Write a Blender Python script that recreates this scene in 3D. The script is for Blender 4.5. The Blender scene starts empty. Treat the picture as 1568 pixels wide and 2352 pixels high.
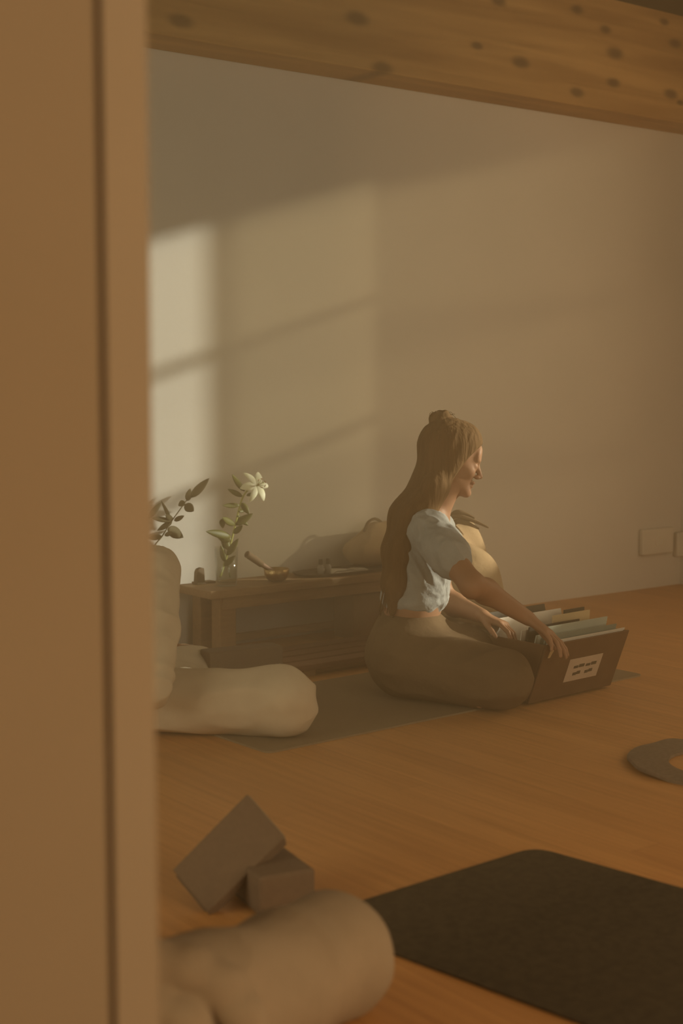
import bpy, math, random
import numpy as np
from mathutils import Vector, Matrix, noise

random.seed(7)
scn = bpy.context.scene
COL = scn.collection
R = math.radians

# ------------------------------------------------------------------ camera
FPX, HOR, HC, YAW = 3267.0, 870.0, 1.0, 37.7
PITCH = math.atan((1176 - HOR) / FPX)
cd = bpy.data.cameras.new('camera')
cam = bpy.data.objects.new('camera', cd)
COL.objects.link(cam)
cam.location = (0, 0, HC)
cam.rotation_euler = (math.pi / 2 - PITCH, 0, -R(YAW))
cd.sensor_fit = 'VERTICAL'
cd.sensor_height = 36.0
cd.lens = FPX / 2352 * 36.0
cd.clip_start = 0.02
cd.dof.use_dof = True
cd.dof.focus_distance = 4.4
cd.dof.aperture_fstop = 2.8
scn.camera = cam

# ------------------------------------------------------------------ world, sun, window and fill light, exposure
w = bpy.data.worlds.new('world')
scn.world = w
w.use_nodes = True
w.node_tree.nodes['Background'].inputs[0].default_value = (1.0, 0.72, 0.42, 1)
w.node_tree.nodes['Background'].inputs[1].default_value = 0.3

SUN_DIR = Vector((-1, 0.55, -0.30)).normalized()
ld = bpy.data.lights.new('sun', 'SUN')
ld.energy = 5.2
ld.color = (1.0, 0.80, 0.50)
ld.angle = R(1.3)
sun = bpy.data.objects.new('sun', ld)
COL.objects.link(sun)
sun.rotation_euler = SUN_DIR.to_track_quat('-Z', 'Y').to_euler()
sun.location = (9, -1, 3)


def area(name, loc, direction, sx, sy, power, color):
    l = bpy.data.lights.new(name, 'AREA')
    l.shape = 'RECTANGLE'
    l.size, l.size_y = sx, sy
    l.energy = power
    l.color = color
    o = bpy.data.objects.new(name, l)
    COL.objects.link(o)
    o.location = loc
    o.rotation_euler = Vector(direction).to_track_quat('-Z', 'Y').to_euler()
    return o


# added fill lamps at unseen near and left windows; sky light at side window
area('fill_light_near', (2.3, -1.9, 1.5), (0.0, 1, -0.1), 3.0, 1.7, 66, (1.0, 0.66, 0.33))
area('fill_light_left', (-1.9, 2.9, 1.4), (1, 0.05, 0.0), 2.2, 1.6, 60, (1.0, 0.66, 0.31))
area('window_light_right', (5.45, 2.3, 1.6), (-1, 0.0, -0.15), 1.4, 1.4, 12, (1.0, 0.68, 0.36))

scn.view_settings.view_transform = 'Standard'
scn.view_settings.look = 'None'
scn.view_settings.gamma = 1.0
scn.view_settings.exposure = 0.42
scn.cycles.use_denoising = True
scn.cycles.max_bounces = 6
scn.cycles.diffuse_bounces = 4
scn.cycles.glossy_bounces = 3
scn.cycles.transmission_bounces = 6
scn.cycles.transparent_max_bounces = 8
scn.cycles.volume_bounces = 0
scn.cycles.caustics_reflective = False
scn.cycles.caustics_refractive = False

HAZE, BANK = 0.018, 0.19

# ------------------------------------------------------------------ pixel helpers (photo frame 1568x2352)
_a = R(YAW)
FW = Vector((math.sin(_a) * math.cos(PITCH), math.cos(_a) * math.cos(PITCH), -math.sin(PITCH)))
RT = Vector((math.cos(_a), -math.sin(_a), 0))
UP = RT.cross(FW)
CO = Vector((0, 0, HC))
DP = Vector((math.sin(_a), math.cos(_a), 0))      # horizontal direction away from the viewer


def ray(x, y):
    return FW + RT * ((x - 784) / FPX) - UP * ((y - 1176) / FPX)


def at(x, y, d):
    return CO + ray(x, y) * d


def onz(x, y, z=0.0):
    r = ray(x, y)
    return CO + r * ((z - HC) / r.z)


def ony(x, y, Y):
    r = ray(x, y)
    return CO + r * (Y / r.y)


# ------------------------------------------------------------------ materials
def mat(name, col, rough=0.7, col2=None, scale=8.0, stretch=(1, 1, 1), bump=0.0, bscale=None,
        metal=0.0, spec=0.3, detail=4.0, lo=0.35, hi=0.65, sheen=0.0, trans=0.0, ior=1.45):
    m = bpy.data.materials.new(name)
    m.use_nodes = True
    nt = m.node_tree
    b = nt.nodes['Principled BSDF']
    b.inputs['Roughness'].default_value = rough
    b.inputs['Metallic'].default_value = metal
    b.inputs['Specular IOR Level'].default_value = spec
    b.inputs['Transmission Weight'].default_value = trans
    b.inputs['IOR'].default_value = ior
    if sheen:
        b.inputs['Sheen Weight'].default_value = sheen
    tc = nt.nodes.new('ShaderNodeTexCoord')
    mp = nt.nodes.new('ShaderNodeMapping')
    mp.inputs['Scale'].default_value = stretch
    nt.links.new(tc.outputs['Object'], mp.inputs['Vector'])
    n = nt.nodes.new('ShaderNodeTexNoise')
    n.inputs['Scale'].default_value = scale
    n.inputs['Detail'].default_value = detail
    nt.links.new(mp.outputs[0], n.inputs['Vector'])
    cr = nt.nodes.new('ShaderNodeValToRGB')
    cr.color_ramp.elements[0].position = lo
    cr.color_ramp.elements[1].position = hi
    c2 = col2 or tuple(c * 0.9 for c in col)
    cr.color_ramp.elements[0].color = (*c2, 1)
    cr.color_ramp.elements[1].color = (*col, 1)
    nt.links.new(n.outputs['Fac'], cr.inputs[0])
    nt.links.new(cr.outputs[0], b.inputs['Base Color'])
    if bump:
        n2 = nt.nodes.new('ShaderNodeTexNoise')
        n2.inputs['Scale'].default_value = bscale or scale * 4
        n2.inputs['Detail'].default_value = 3
        nt.links.new(mp.outputs[0], n2.inputs['Vector'])
        bp = nt.nodes.new('ShaderNodeBump')
        bp.inputs['Strength'].default_value = bump
        bp.inputs['Distance'].default_value = 0.01
        nt.links.new(n2.outputs['Fac'], bp.inputs['Height'])
        nt.links.new(bp.outputs[0], b.inputs['Normal'])
    return m


M = {}
M['wall'] = mat('wall_paint', (0.62, 0.565, 0.51), 0.85, (0.60, 0.55, 0.495), 3, bump=0.05, bscale=90, spec=0.1)
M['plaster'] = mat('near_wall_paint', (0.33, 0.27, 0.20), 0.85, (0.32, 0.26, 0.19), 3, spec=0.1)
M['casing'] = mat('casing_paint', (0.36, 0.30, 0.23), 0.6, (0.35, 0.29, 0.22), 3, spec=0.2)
M['groove'] = mat('groove_paint', (0.30, 0.22, 0.15), 0.8)
M['ceiling'] = mat('ceiling_wood', (0.035, 0.02, 0.01), 0.9, (0.025, 0.015, 0.008), 5, (1, 8, 1))
M['white'] = mat('white_plastic', (0.66, 0.60, 0.52), 0.4)
M['frame'] = mat('window_paint', (0.55, 0.5, 0.42), 0.5)
M['mat'] = mat('hazed_charcoal_mat', (0.31, 0.235, 0.155), 0.85, (0.285, 0.215, 0.14), 60, bump=0.2, bscale=400, spec=0.2)  # charcoal lightened and warmed: glare veil is put into the base colour
M['mat2'] = mat('hazed_black_mat', (0.088, 0.072, 0.048), 0.8, (0.064, 0.052, 0.036), 60, bump=0.2, bscale=400, spec=0.2)  # black lifted a little, with glare veil in the colour
M['foam'] = mat('dark_foam', (0.20, 0.145, 0.105), 0.85, (0.18, 0.13, 0.095), 90, bump=0.1)
M['cork'] = mat('brown_foam', (0.27, 0.17, 0.09), 0.85, (0.23, 0.14, 0.075), 60, bump=0.1)
M['darkwood'] = mat('dark_table_wood', (0.33, 0.20, 0.10), 0.6, (0.26, 0.15, 0.075), 6, (2, 14, 14), bump=0.1)
M['board'] = mat('crate_board', (0.17, 0.095, 0.05), 0.75, (0.145, 0.08, 0.042), 20, bump=0.08, spec=0.15)
M['skin'] = mat('skin', (0.37, 0.20, 0.12), 0.55, (0.34, 0.18, 0.105), 12, bump=0.03, spec=0.35)
M['hair'] = mat('brown_hair', (0.165, 0.095, 0.045), 0.8, (0.125, 0.072, 0.033), 60, (1, 1, 0.07), bump=0.4, bscale=120, spec=0.12)
M['hair2'] = mat('dark_hair', (0.06, 0.035, 0.02), 0.5, (0.035, 0.02, 0.012), 60, (1, 1, 0.08), bump=0.6, bscale=120)
M['blouse'] = mat('hazed_blue_blouse', (0.38, 0.385, 0.38), 0.85, (0.33, 0.335, 0.33), 25, bump=0.25, bscale=70, spec=0.1, sheen=0.1)  # pale blue warmed to grey; the brownish light veil sits in the colour
M['pants'] = mat('hazed_brown_trousers', (0.17, 0.115, 0.068), 0.95, (0.15, 0.10, 0.06), 14, bump=0.2, bscale=40, spec=0.1)  # dark brown raised to include the warm glare over it
M['cream'] = mat('cream_linen', (0.66, 0.56, 0.43), 0.9, (0.61, 0.51, 0.39), 14, bump=0.18, bscale=35, spec=0.1)
M['cream2'] = mat('oatmeal_cotton', (0.38, 0.31, 0.235), 0.9, (0.35, 0.285, 0.215), 14, bump=0.18, bscale=35, spec=0.1)
M['bag'] = mat('tan_canvas', (0.40, 0.28, 0.165), 0.9, (0.35, 0.24, 0.14), 12, bump=0.2, bscale=60, spec=0.1)
M['strap'] = mat('brown_strap', (0.14, 0.085, 0.045), 0.8)
M['leaf'] = mat('lily_leaf', (0.12, 0.115, 0.026), 0.5, (0.085, 0.085, 0.018), 20)
M['stem'] = mat('lily_stem', (0.42, 0.42, 0.12), 0.5)
M['petal'] = mat('white_petal', (0.85, 0.82, 0.66), 0.6, (0.78, 0.76, 0.50), 30)
M['stamen'] = mat('rust_anther', (0.38, 0.16, 0.04), 0.7)
M['dleaf'] = mat('dull_leaf', (0.11, 0.085, 0.04), 0.7, (0.09, 0.07, 0.03), 20)
M['brass'] = mat('hammered_bronze', (0.62, 0.42, 0.20), 0.28, (0.5, 0.33, 0.15), 60, metal=1.0, bump=0.2)
M['mallet'] = mat('mallet_wood', (0.24, 0.13, 0.08), 0.6, (0.19, 0.10, 0.06), 14, (1, 1, 6))
M['black'] = mat('dark_ceramic', (0.06, 0.045, 0.035), 0.5)
M['stone'] = mat('brown_stone', (0.16, 0.105, 0.065), 0.8)
M['grey'] = mat('grey_ceramic', (0.30, 0.27, 0.25), 0.5)
M['cloth'] = mat('white_cloth', (0.66, 0.60, 0.52), 0.9, bump=0.2, bscale=60)
M['paper'] = mat('white_paper', (0.80, 0.74, 0.66), 0.7)
M['teal'] = mat('teal_folder', (0.27, 0.30, 0.26), 0.6)
M['teal2'] = mat('pale_teal_folder', (0.50, 0.53, 0.46), 0.6)
M['manila'] = mat('manila_folder', (0.62, 0.47, 0.27), 0.7)
M['blackf'] = mat('black_folder', (0.045, 0.038, 0.028), 0.6)
M['felt'] = mat('grey_felt', (0.26, 0.20, 0.155), 0.95, (0.21, 0.165, 0.125), 90, bump=0.3, bscale=300, spec=0.05)
M['pages'] = mat('book_pages', (0.40, 0.33, 0.25), 0.8)
M['ink'] = mat('ink', (0.10, 0.08, 0.05), 0.8)
M['label'] = mat('paper_label', (0.60, 0.48, 0.38), 0.7)


def clear(name, tint, fres, rough):
    m = bpy.data.materials.new(name)
    m.use_nodes = True
    nt = m.node_tree
    nt.nodes.remove(nt.nodes['Principled BSDF'])
    tr = nt.nodes.new('ShaderNodeBsdfTransparent')
    tr.inputs[0].default_value = (*tint, 1)
    gl = nt.nodes.new('ShaderNodeBsdfGlossy')
    gl.inputs['Roughness'].default_value = rough
    lw = nt.nodes.new('ShaderNodeLayerWeight')
    lw.inputs[0].default_value = 0.5
    pw = nt.nodes.new('ShaderNodeMath')
    pw.operation = 'POWER'
    pw.inputs[1].default_value = 4.0
    nt.links.new(lw.outputs['Facing'], pw.inputs[0])
    ml_ = nt.nodes.new('ShaderNodeMath')
    ml_.operation = 'MULTIPLY_ADD'
    ml_.inputs[1].default_value = fres
    ml_.inputs[2].default_value = 0.045
    nt.links.new(pw.outputs[0], ml_.inputs[0])
    mx = nt.nodes.new('ShaderNodeMixShader')
    nt.links.new(ml_.outputs[0], mx.inputs[0])
    nt.links.new(tr.outputs[0], mx.inputs[1])
    nt.links.new(gl.outputs[0], mx.inputs[2])
    nt.links.new(mx.outputs[0], nt.nodes['Material Output'].inputs[0])
    return m


M['water'] = clear('water', (0.97, 0.98, 0.95), 0.10, 0.03)
M['glass'] = clear('clear_glass', (0.95, 0.96, 0.93), 0.9, 0.06)


def floor_material():
    m = bpy.data.materials.new('bamboo_floor')
    m.use_nodes = True
    nt = m.node_tree
    b = nt.nodes['Principled BSDF']
    tc = nt.nodes.new('ShaderNodeTexCoord')
    sp = nt.nodes.new('ShaderNodeSeparateXYZ')
    nt.links.new(tc.outputs['Object'], sp.inputs[0])
    cb = nt.nodes.new('ShaderNodeCombineXYZ')     # planks run along y
    nt.links.new(sp.outputs['Y'], cb.inputs['X'])
    nt.links.new(sp.outputs['X'], cb.inputs['Y'])
    br = nt.nodes.new('ShaderNodeTexBrick')
    br.inputs['Scale'].default_value = 1.0
    br.inputs['Brick Width'].default_value = 1.3
    br.inputs['Row Height'].default_value = 0.095
    br.inputs['Mortar Size'].default_value = 0.0012
    br.inputs['Mortar Smooth'].default_value = 0.3
    br.inputs['Color1'].default_value = (0.68, 0.36, 0.135, 1)
    br.inputs['Color2'].default_value = (0.61, 0.315, 0.115, 1)
    br.inputs['Mortar'].default_value = (0.50, 0.25, 0.09, 1)
    nt.links.new(cb.outputs[0], br.inputs['Vector'])
    mp = nt.nodes.new('ShaderNodeMapping')
    mp.inputs['Scale'].default_value = (0.8, 16, 1)
    nt.links.new(cb.outputs[0], mp.inputs['Vector'])
    n = nt.nodes.new('ShaderNodeTexNoise')
    n.inputs['Scale'].default_value = 3
    n.inputs['Detail'].default_value = 5
    nt.links.new(mp.outputs[0], n.inputs['Vector'])
    mx = nt.nodes.new('ShaderNodeMixRGB')
    mx.blend_type = 'MULTIPLY'
    mx.inputs[0].default_value = 0.45
    cr = nt.nodes.new('ShaderNodeValToRGB')
    cr.color_ramp.elements[0].position = 0.3
    cr.color_ramp.elements[0].color = (0.6, 0.55, 0.5, 1)
    cr.color_ramp.elements[1].position = 0.7
    nt.links.new(n.outputs['Fac'], cr.inputs[0])
    nt.links.new(br.outputs['Color'], mx.inputs[1])
    nt.links.new(cr.outputs[0], mx.inputs[2])
    nt.links.new(mx.outputs[0], b.inputs['Base Color'])
    b.inputs['Roughness'].default_value = 0.5
    b.inputs['Specular IOR Level'].default_value = 0.25
    return m


def beam_material(knots):
    m = bpy.data.materials.new('spruce_beam')
    m.use_nodes = True
    nt = m.node_tree
    b = nt.nodes['Principled BSDF']
    tc = nt.nodes.new('ShaderNodeTexCoord')
    mp = nt.nodes.new('ShaderNodeMapping')
    mp.inputs['Scale'].default_value = (0.8, 7, 13)
    nt.links.new(tc.outputs['Object'], mp.inputs['Vector'])
    n = nt.nodes.new('ShaderNodeTexNoise')
    n.inputs['Scale'].default_value = 1.4
    n.inputs['Detail'].default_value = 6
    n.inputs['Distortion'].default_value = 0.6
    nt.links.new(mp.outputs[0], n.inputs['Vector'])
    cr = nt.nodes.new('ShaderNodeValToRGB')
    cr.color_ramp.elements[0].position = 0.3
    cr.color_ramp.elements[0].color = (0.33, 0.165, 0.055, 1)
    cr.color_ramp.elements[1].position = 0.7
    cr.color_ramp.elements[1].color = (0.52, 0.30, 0.115, 1)
    nt.links.new(n.outputs['Fac'], cr.inputs[0])
    last = cr.outputs[0]
    acc = None
    for (x, z, s) in knots:
        vm = nt.nodes.new('ShaderNodeVectorMath')
        vm.operation = 'SUBTRACT'
        vm.inputs[1].default_value = (x, 4.25, z)
        nt.links.new(tc.outputs['Object'], vm.inputs[0])
        sc = nt.nodes.new('ShaderNodeVectorMath')
        sc.operation = 'MULTIPLY'
        sc.inputs[1].default_value = (0.75 / s, 0.1 / s, 1.6 / s)
        nt.links.new(vm.outputs[0], sc.inputs[0])
        ln = nt.nodes.new('ShaderNodeVectorMath')
        ln.operation = 'LENGTH'
        nt.links.new(sc.outputs[0], ln.inputs[0])
        mr = nt.nodes.new('ShaderNodeMapRange')
        mr.interpolation_type = 'SMOOTHSTEP'
        mr.inputs['From Min'].default_value = 0.35
        mr.inputs['From Max'].default_value = 1.4
        mr.inputs['To Min'].default_value = 0.78
        mr.inputs['To Max'].default_value = 0.0
        nt.links.new(ln.outputs['Value'], mr.inputs['Value'])
        if acc is None:
            acc = mr.outputs[0]
        else:
            mm = nt.nodes.new('ShaderNodeMath')
            mm.operation = 'MAXIMUM'
            nt.links.new(acc, mm.inputs[0])
            nt.links.new(mr.outputs[0], mm.inputs[1])
            acc = mm.outputs[0]
    mx = nt.nodes.new('ShaderNodeMixRGB')
    nt.links.new(acc, mx.inputs[0])
    nt.links.new(last, mx.inputs[1])
    mx.inputs[2].default_value = (0.085, 0.035, 0.012, 1)
    nt.links.new(mx.outputs[0], b.inputs['Base Color'])
    b.inputs['Roughness'].default_value = 0.65
    b.inputs['Specular IOR Level'].default_value = 0.2
    return m


def curtain_material():
    m = bpy.data.materials.new('dimming_sheer')
    m.use_nodes = True
    nt = m.node_tree
    nt.nodes.remove(nt.nodes['Principled BSDF'])
    out = nt.nodes['Material Output']
    tr = nt.nodes.new('ShaderNodeBsdfTransparent')
    tr.inputs[0].default_value = (1.0, 0.86, 0.62, 1)
    df = nt.nodes.new('ShaderNodeBsdfTranslucent')
    df.inputs[0].default_value = (0.7, 0.5, 0.3, 1)
    wv = nt.nodes.new('ShaderNodeTexNoise')
    wv.inputs['Scale'].default_value = 200
    mr = nt.nodes.new('ShaderNodeMapRange')
    mr.inputs['To Min'].default_value = 0.80
    mr.inputs['To Max'].default_value = 0.88
    nt.links.new(wv.outputs['Fac'], mr.inputs['Value'])
    mx = nt.nodes.new('ShaderNodeMixShader')
    nt.links.new(mr.outputs[0], mx.inputs[0])
    nt.links.new(tr.outputs[0], mx.inputs[1])
    nt.links.new(df.outputs[0], mx.inputs[2])
    nt.links.new(mx.outputs[0], out.inputs[0])
    return m


M['floor'] = floor_material()
M['sheer'] = curtain_material()


# ------------------------------------------------------------------ mesh helpers
class MB:
    def __init__(s):
        s.v, s.f, s.m = [], [], []

    def add(s, vs, fs, mi=0):
        o = len(s.v)
        s.v += [tuple(v) for v in vs]
        s.f += [tuple(i + o for i in f) for f in fs]
        s.m += [mi] * len(fs)

    def box(s, lo, hi, mi=0, xf=None):
        x0, y0, z0 = lo
        x1, y1, z1 = hi
        vs = [Vector(p) for p in ((x0, y0, z0), (x1, y0, z0), (x1, y1, z0), (x0, y1, z0),
                                  (x0, y0, z1), (x1, y0, z1), (x1, y1, z1), (x0, y1, z1))]
        if xf is not None:
            vs = [xf @ v for v in vs]
        s.add(vs, [(0, 3, 2, 1), (4, 5, 6, 7), (0, 1, 5, 4), (1, 2, 6, 5), (2, 3, 7, 6), (3, 0, 4, 7)], mi)

    def hexa(s, vs, mi=0):
        s.add(vs, [(0, 3, 2, 1), (4, 5, 6, 7), (0, 1, 5, 4), (1, 2, 6, 5), (2, 3, 7, 6), (3, 0, 4, 7)], mi)

    def tube(s, pts, rad, n=10, mi=0, cap=True):
        pts = [Vector(p) for p in pts]
        if not isinstance(rad, (list, tuple)):
            rad = [rad] * len(pts)
        vs = []
        prev = None
        for i, p in enumerate(pts):
            t = (pts[min(i + 1, len(pts) - 1)] - pts[max(i - 1, 0)]).normalized()
            if prev is None:
                a = t.orthogonal().normalized()
            else:
                a = (prev - t * prev.dot(t)).normalized()
            prev = a
            b = t.cross(a)
            for k in range(n):
                q = 2 * math.pi * k / n
                vs.append(p + (a * math.cos(q) + b * math.sin(q)) * rad[i])
        fs = []
        for i in range(len(pts) - 1):
            for k in range(n):
                k2 = (k + 1) % n
                fs.append((i * n + k, i * n + k2, (i + 1) * n + k2, (i + 1) * n + k))
        if cap:
            fs.append(tuple(range(n))[::-1])
            fs.append(tuple(range((len(pts) - 1) * n, len(pts) * n)))
        s.add(vs, fs, mi)

    def lathe(s, prof, n=40, c=(0, 0, 0), mi=0, close=False):
        vs, fs = [], []
        for r, z in prof:
            for k in range(n):
                q = 2 * math.pi * k / n
                vs.append((c[0] + r * math.cos(q), c[1] + r * math.sin(q), c[2] + z))
        m = len(prof)
        for i in range(m if close else m - 1):
            j = (i + 1) % m
            for k in range(n):
                k2 = (k + 1) % n
                fs.append((i * n + k, i * n + k2, j * n + k2, j * n + k))
        if not close:
            fs.append(tuple(range(n))[::-1])
            fs.append(tuple(range((m - 1) * n, m * n)))
        s.add(vs, fs, mi)

    def blade(s, base, d, up, length, width, curl=0.3, n=8, th=0.0012, tip=1.6, mi=0, cup=0.25):
        """a leaf or petal: lance outline, curved along its length, cupped, with real thickness"""
        d = Vector(d).normalized()
        up = Vector(up)
        up = (up - d * up.dot(d)).normalized()
        side = d.cross(up)
        top, fs = [], []
        p = Vector(base)
        dirv = d.copy()
        for i in range(n + 1):
            t = i / n
            wv = width * 0.5 * (math.sin(math.pi * min(1, t ** 0.8 * 0.97 + 0.03)) ** 0.8) + 0.0006
            if i == n:
                wv = 0.0005
            nrm = side.cross(dirv) * -1
            for q in (-1, -0.5, 0, 0.5, 1):
                top.append(p + side * wv * q + nrm * (-abs(q) ** 1.5 * wv * -cup))
            dirv = Matrix.Rotation(-curl / n, 3, side) @ dirv
            p = p + dirv * (length / n)
        m5 = (n + 1) * 5
        vs = list(top)
        for i, v in enumerate(top):
            vs.append(v - up * th)
        for i in range(n):
            for k in range(4):
                a = i * 5 + k
                fs.append((a, a + 1, a + 6, a + 5))
                fs.append((m5 + a, m5 + a + 5, m5 + a + 6, m5 + a + 1))
            a = i * 5
            fs.append((a, a + 5, m5 + a + 5, m5 + a))
            a = i * 5 + 4
            fs.append((a, m5 + a, m5 + a + 5, a + 5))
        fs.append((0, m5, m5 + 1, 1)); fs.append((1, m5 + 1, m5 + 2, 2))
        fs.append((2, m5 + 2, m5 + 3, 3)); fs.append((3, m5 + 3, m5 + 4, 4))
        s.add(vs, fs, mi)

    def build(s, name, mats, parent=None, smooth=False, bevel=0.0, subsurf=0, weld=False):
        me = bpy.data.meshes.new(name)
        me.from_pydata(s.v, [], s.f)
        if not isinstance(mats, (list, tuple)):
            mats = [mats]
        for m in mats:
            me.materials.append(m)
        me.polygons.foreach_set('material_index', s.m)
        if smooth:
            me.polygons.foreach_set('use_smooth', [True] * len(s.f))
        me.update()
        o = bpy.data.objects.new(name, me)
        COL.objects.link(o)
        if parent is not None:
            put(o, parent)
        if bevel:
            bv = o.modifiers.new('bevel', 'BEVEL')
            bv.width = bevel
            bv.segments = 3
            bv.limit_method = 'ANGLE'
        if subsurf:
            ss = o.modifiers.new('sub', 'SUBSURF')
            ss.levels = ss.render_levels = subsurf
        return o


def put(o, parent):
    """parent a part built in world coordinates under its thing, keeping it where it is"""
    bpy.context.view_layer.update() if False else None
    o.parent = parent
    mw = Matrix.Identity(4)
    p = parent
    chain = []
    while p is not None:
        chain.append(p)
        p = p.parent
    for p in reversed(chain):
        mw = mw @ p.matrix_parent_inverse @ Matrix.LocRotScale(p.location, p.rotation_euler, p.scale)
    o.matrix_parent_inverse = mw.inverted()


def thing(name, label, cat, loc=(0, 0, 0), group=None):
    o = bpy.data.objects.new(name, None)
    o.empty_display_size = 0.05
    COL.objects.link(o)
    o.location = loc
    return tag(o, label, cat, group)


def tag(o, label, cat, group=None):
    o['label'] = label
    o['category'] = cat
    if group:
        o['group'] = group
    return o


def struct(o):
    o['kind'] = 'structure'
    return o


# ------------------------------------------------------------------ implicit surfaces for bodies, clothes, cushions
class SDF:
    def __init__(s, lo, hi, h):
        s.h = h
        s.lo = np.array(lo, dtype=np.float32)
        s.n = np.ceil((np.array(hi) - s.lo) / h).astype(int) + 1
        s.g = np.full(tuple(s.n), 0.06, dtype=np.float32)

    def _win(s, lo, hi, pad):
        a = np.maximum(0, np.floor((np.array(lo) - pad - s.lo) / s.h).astype(int))
        b = np.minimum(s.n, np.ceil((np.array(hi) + pad - s.lo) / s.h).astype(int) + 1)
        if np.any(b <= a):
            return None
        xs = [s.lo[i] + s.h * np.arange(a[i], b[i], dtype=np.float32) for i in range(3)]
        X, Y, Z = np.meshgrid(*xs, indexing='ij')
        return (slice(a[0], b[0]), slice(a[1], b[1]), slice(a[2], b[2])), X, Y, Z

    def _mix(s, sl, d, k, op):
        a = s.g[sl]
        if op == 'sub':
            d = -d
            h = np.clip(0.5 - 0.5 * (a - d) / k, 0, 1)
            s.g[sl] = a * (1 - h) + d * h + k * h * (1 - h)
        else:
            h = np.clip(0.5 + 0.5 * (a - d) / k, 0, 1)
            s.g[sl] = a * (1 - h) + d * h - k * h * (1 - h)

    def cap(s, a, b, ra, rb, k=0.02, op='add'):
        a = np.array(a, dtype=np.float32)
        b = np.array(b, dtype=np.float32)
        r = max(ra, rb)
        wn = s._win(np.minimum(a, b) - r, np.maximum(a, b) + r, 0.04 + k)
        if wn is None:
            return
        sl, X, Y, Z = wn
        ab = b - a
        L2 = float(ab @ ab) + 1e-12
        t = np.clip(((X - a[0]) * ab[0] + (Y - a[1]) * ab[1] + (Z - a[2]) * ab[2]) / L2, 0, 1)
        d = np.sqrt((X - a[0] - t * ab[0]) ** 2 + (Y - a[1] - t * ab[1]) ** 2 + (Z - a[2] - t * ab[2]) ** 2)
        s._mix(sl, d - (ra + (rb - ra) * t), k, op)

    def chain(s, pts, rs, k=0.02):
        for i in range(len(pts) - 1):
            s.cap(pts[i], pts[i + 1], rs[i], rs[i + 1], k)

    def ell(s, c, axes, rad, k=0.02, op='add'):
        c = np.array(c, dtype=np.float32)
        A = np.array([tuple(Vector(x).normalized()) for x in axes], dtype=np.float32)
        r = max(rad)
        wn = s._win(c - r, c + r, 0.04 + k)
        if wn is None:
            return
        sl, X, Y, Z = wn
        x, y, z = X - c[0], Y - c[1], Z - c[2]
        k0 = 0
        k1 = 0
        for i in range(3):
            q = (x * A[i, 0] + y * A[i, 1] + z * A[i, 2])
            k0 = k0 + (q / rad[i]) ** 2
            k1 = k1 + (q / rad[i] ** 2) ** 2
        k0 = np.sqrt(k0)
        k1 = np.sqrt(k1) + 1e-9
        d = k0 * (k0 - 1) / k1
        d = np.clip(d, -0.2, 0.2)
        s._mix(sl, d, k, op)

    def plane(s, p, nrm, k=0.01):
        """cut away everything on the side the normal points to"""
        p = np.array(p, dtype=np.float32)
        nrm = np.array(Vector(nrm).normalized(), dtype=np.float32)
        sl, X, Y, Z = s._win(s.lo, s.lo + s.h * s.n, 0)
        d = (X - p[0]) * nrm[0] + (Y - p[1]) * nrm[1] + (Z - p[2]) * nrm[2]
        s._mix(sl, -d, k, 'sub')

    def mesh(s, name, material, parent=None, disp=None, smooth_iter=1):
        g = s.g
        g[0], g[-1] = 0.05, 0.05
        g[:, 0], g[:, -1] = 0.05, 0.05
        g[:, :, 0], g[:, :, -1] = 0.05, 0.05
        ins = g < 0
        c = np.zeros(tuple(s.n - 1), dtype=np.uint8)
        for dx in (0, 1):
            for dy in (0, 1):
                for dz in (0, 1):
                    c += ins[dx:dx + s.n[0] - 1, dy:dy + s.n[1] - 1, dz:dz + s.n[2] - 1]
        act = (c > 0) & (c < 8)
        idx = np.argwhere(act)
        vid = np.full(act.shape, -1, dtype=np.int64)
        vid[act] = np.arange(len(idx))
        acc = np.zeros((len(idx), 3))
        cnt = np.zeros(len(idx))
        I, J, K = idx.T
        corners = [(0, 0, 0), (1, 0, 0), (0, 1, 0), (1, 1, 0), (0, 0, 1), (1, 0, 1), (0, 1, 1), (1, 1, 1)]
        for a in range(8):
            for ax in range(3):
                ca = corners[a]
                if ca[ax]:
                    continue
                cb = list(ca)
                cb[ax] = 1
                va = g[I + ca[0], J + ca[1], K + ca[2]]
                vb = g[I + cb[0], J + cb[1], K + cb[2]]
                m = (va < 0) != (vb < 0)
                t = np.where(m, va / (va - vb + 1e-12), 0)
                p = np.array(ca, dtype=float)[None, :].repeat(len(idx), 0)
                p[:, ax] += t
                acc[m] += p[m]
                cnt[m] += 1
        V = (idx + acc / np.maximum(cnt, 1)[:, None]) * s.h + s.lo
        faces = []
        for ax in range(3):
            sla = [slice(1, -1)] * 3
            slb = [slice(1, -1)] * 3
            sla[ax] = slice(0, -1)
            slb[ax] = slice(1, None)
            A = ins[tuple(sla)]
            B = ins[tuple(slb)]
            x = np.argwhere(A != B)
            if not len(x):
                continue
            off = np.array([1, 1, 1])
            off[ax] = 0
            e = x + off
            o1, o2 = [(1, 2), (2, 0), (0, 1)][ax]

            def cell(d1, d2):
                q = e.copy()
                q[:, o1] -= d1
                q[:, o2] -= d2
                return vid[q[:, 0], q[:, 1], q[:, 2]]
            Q = np.stack([cell(1, 1), cell(0, 1), cell(0, 0), cell(1, 0)], 1)
            flip = ~A[tuple(x.T)]
            Q[flip] = Q[flip][:, ::-1]
            faces.append(Q)
        F = np.concatenate(faces)
        F = F[(F >= 0).all(1)]
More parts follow.
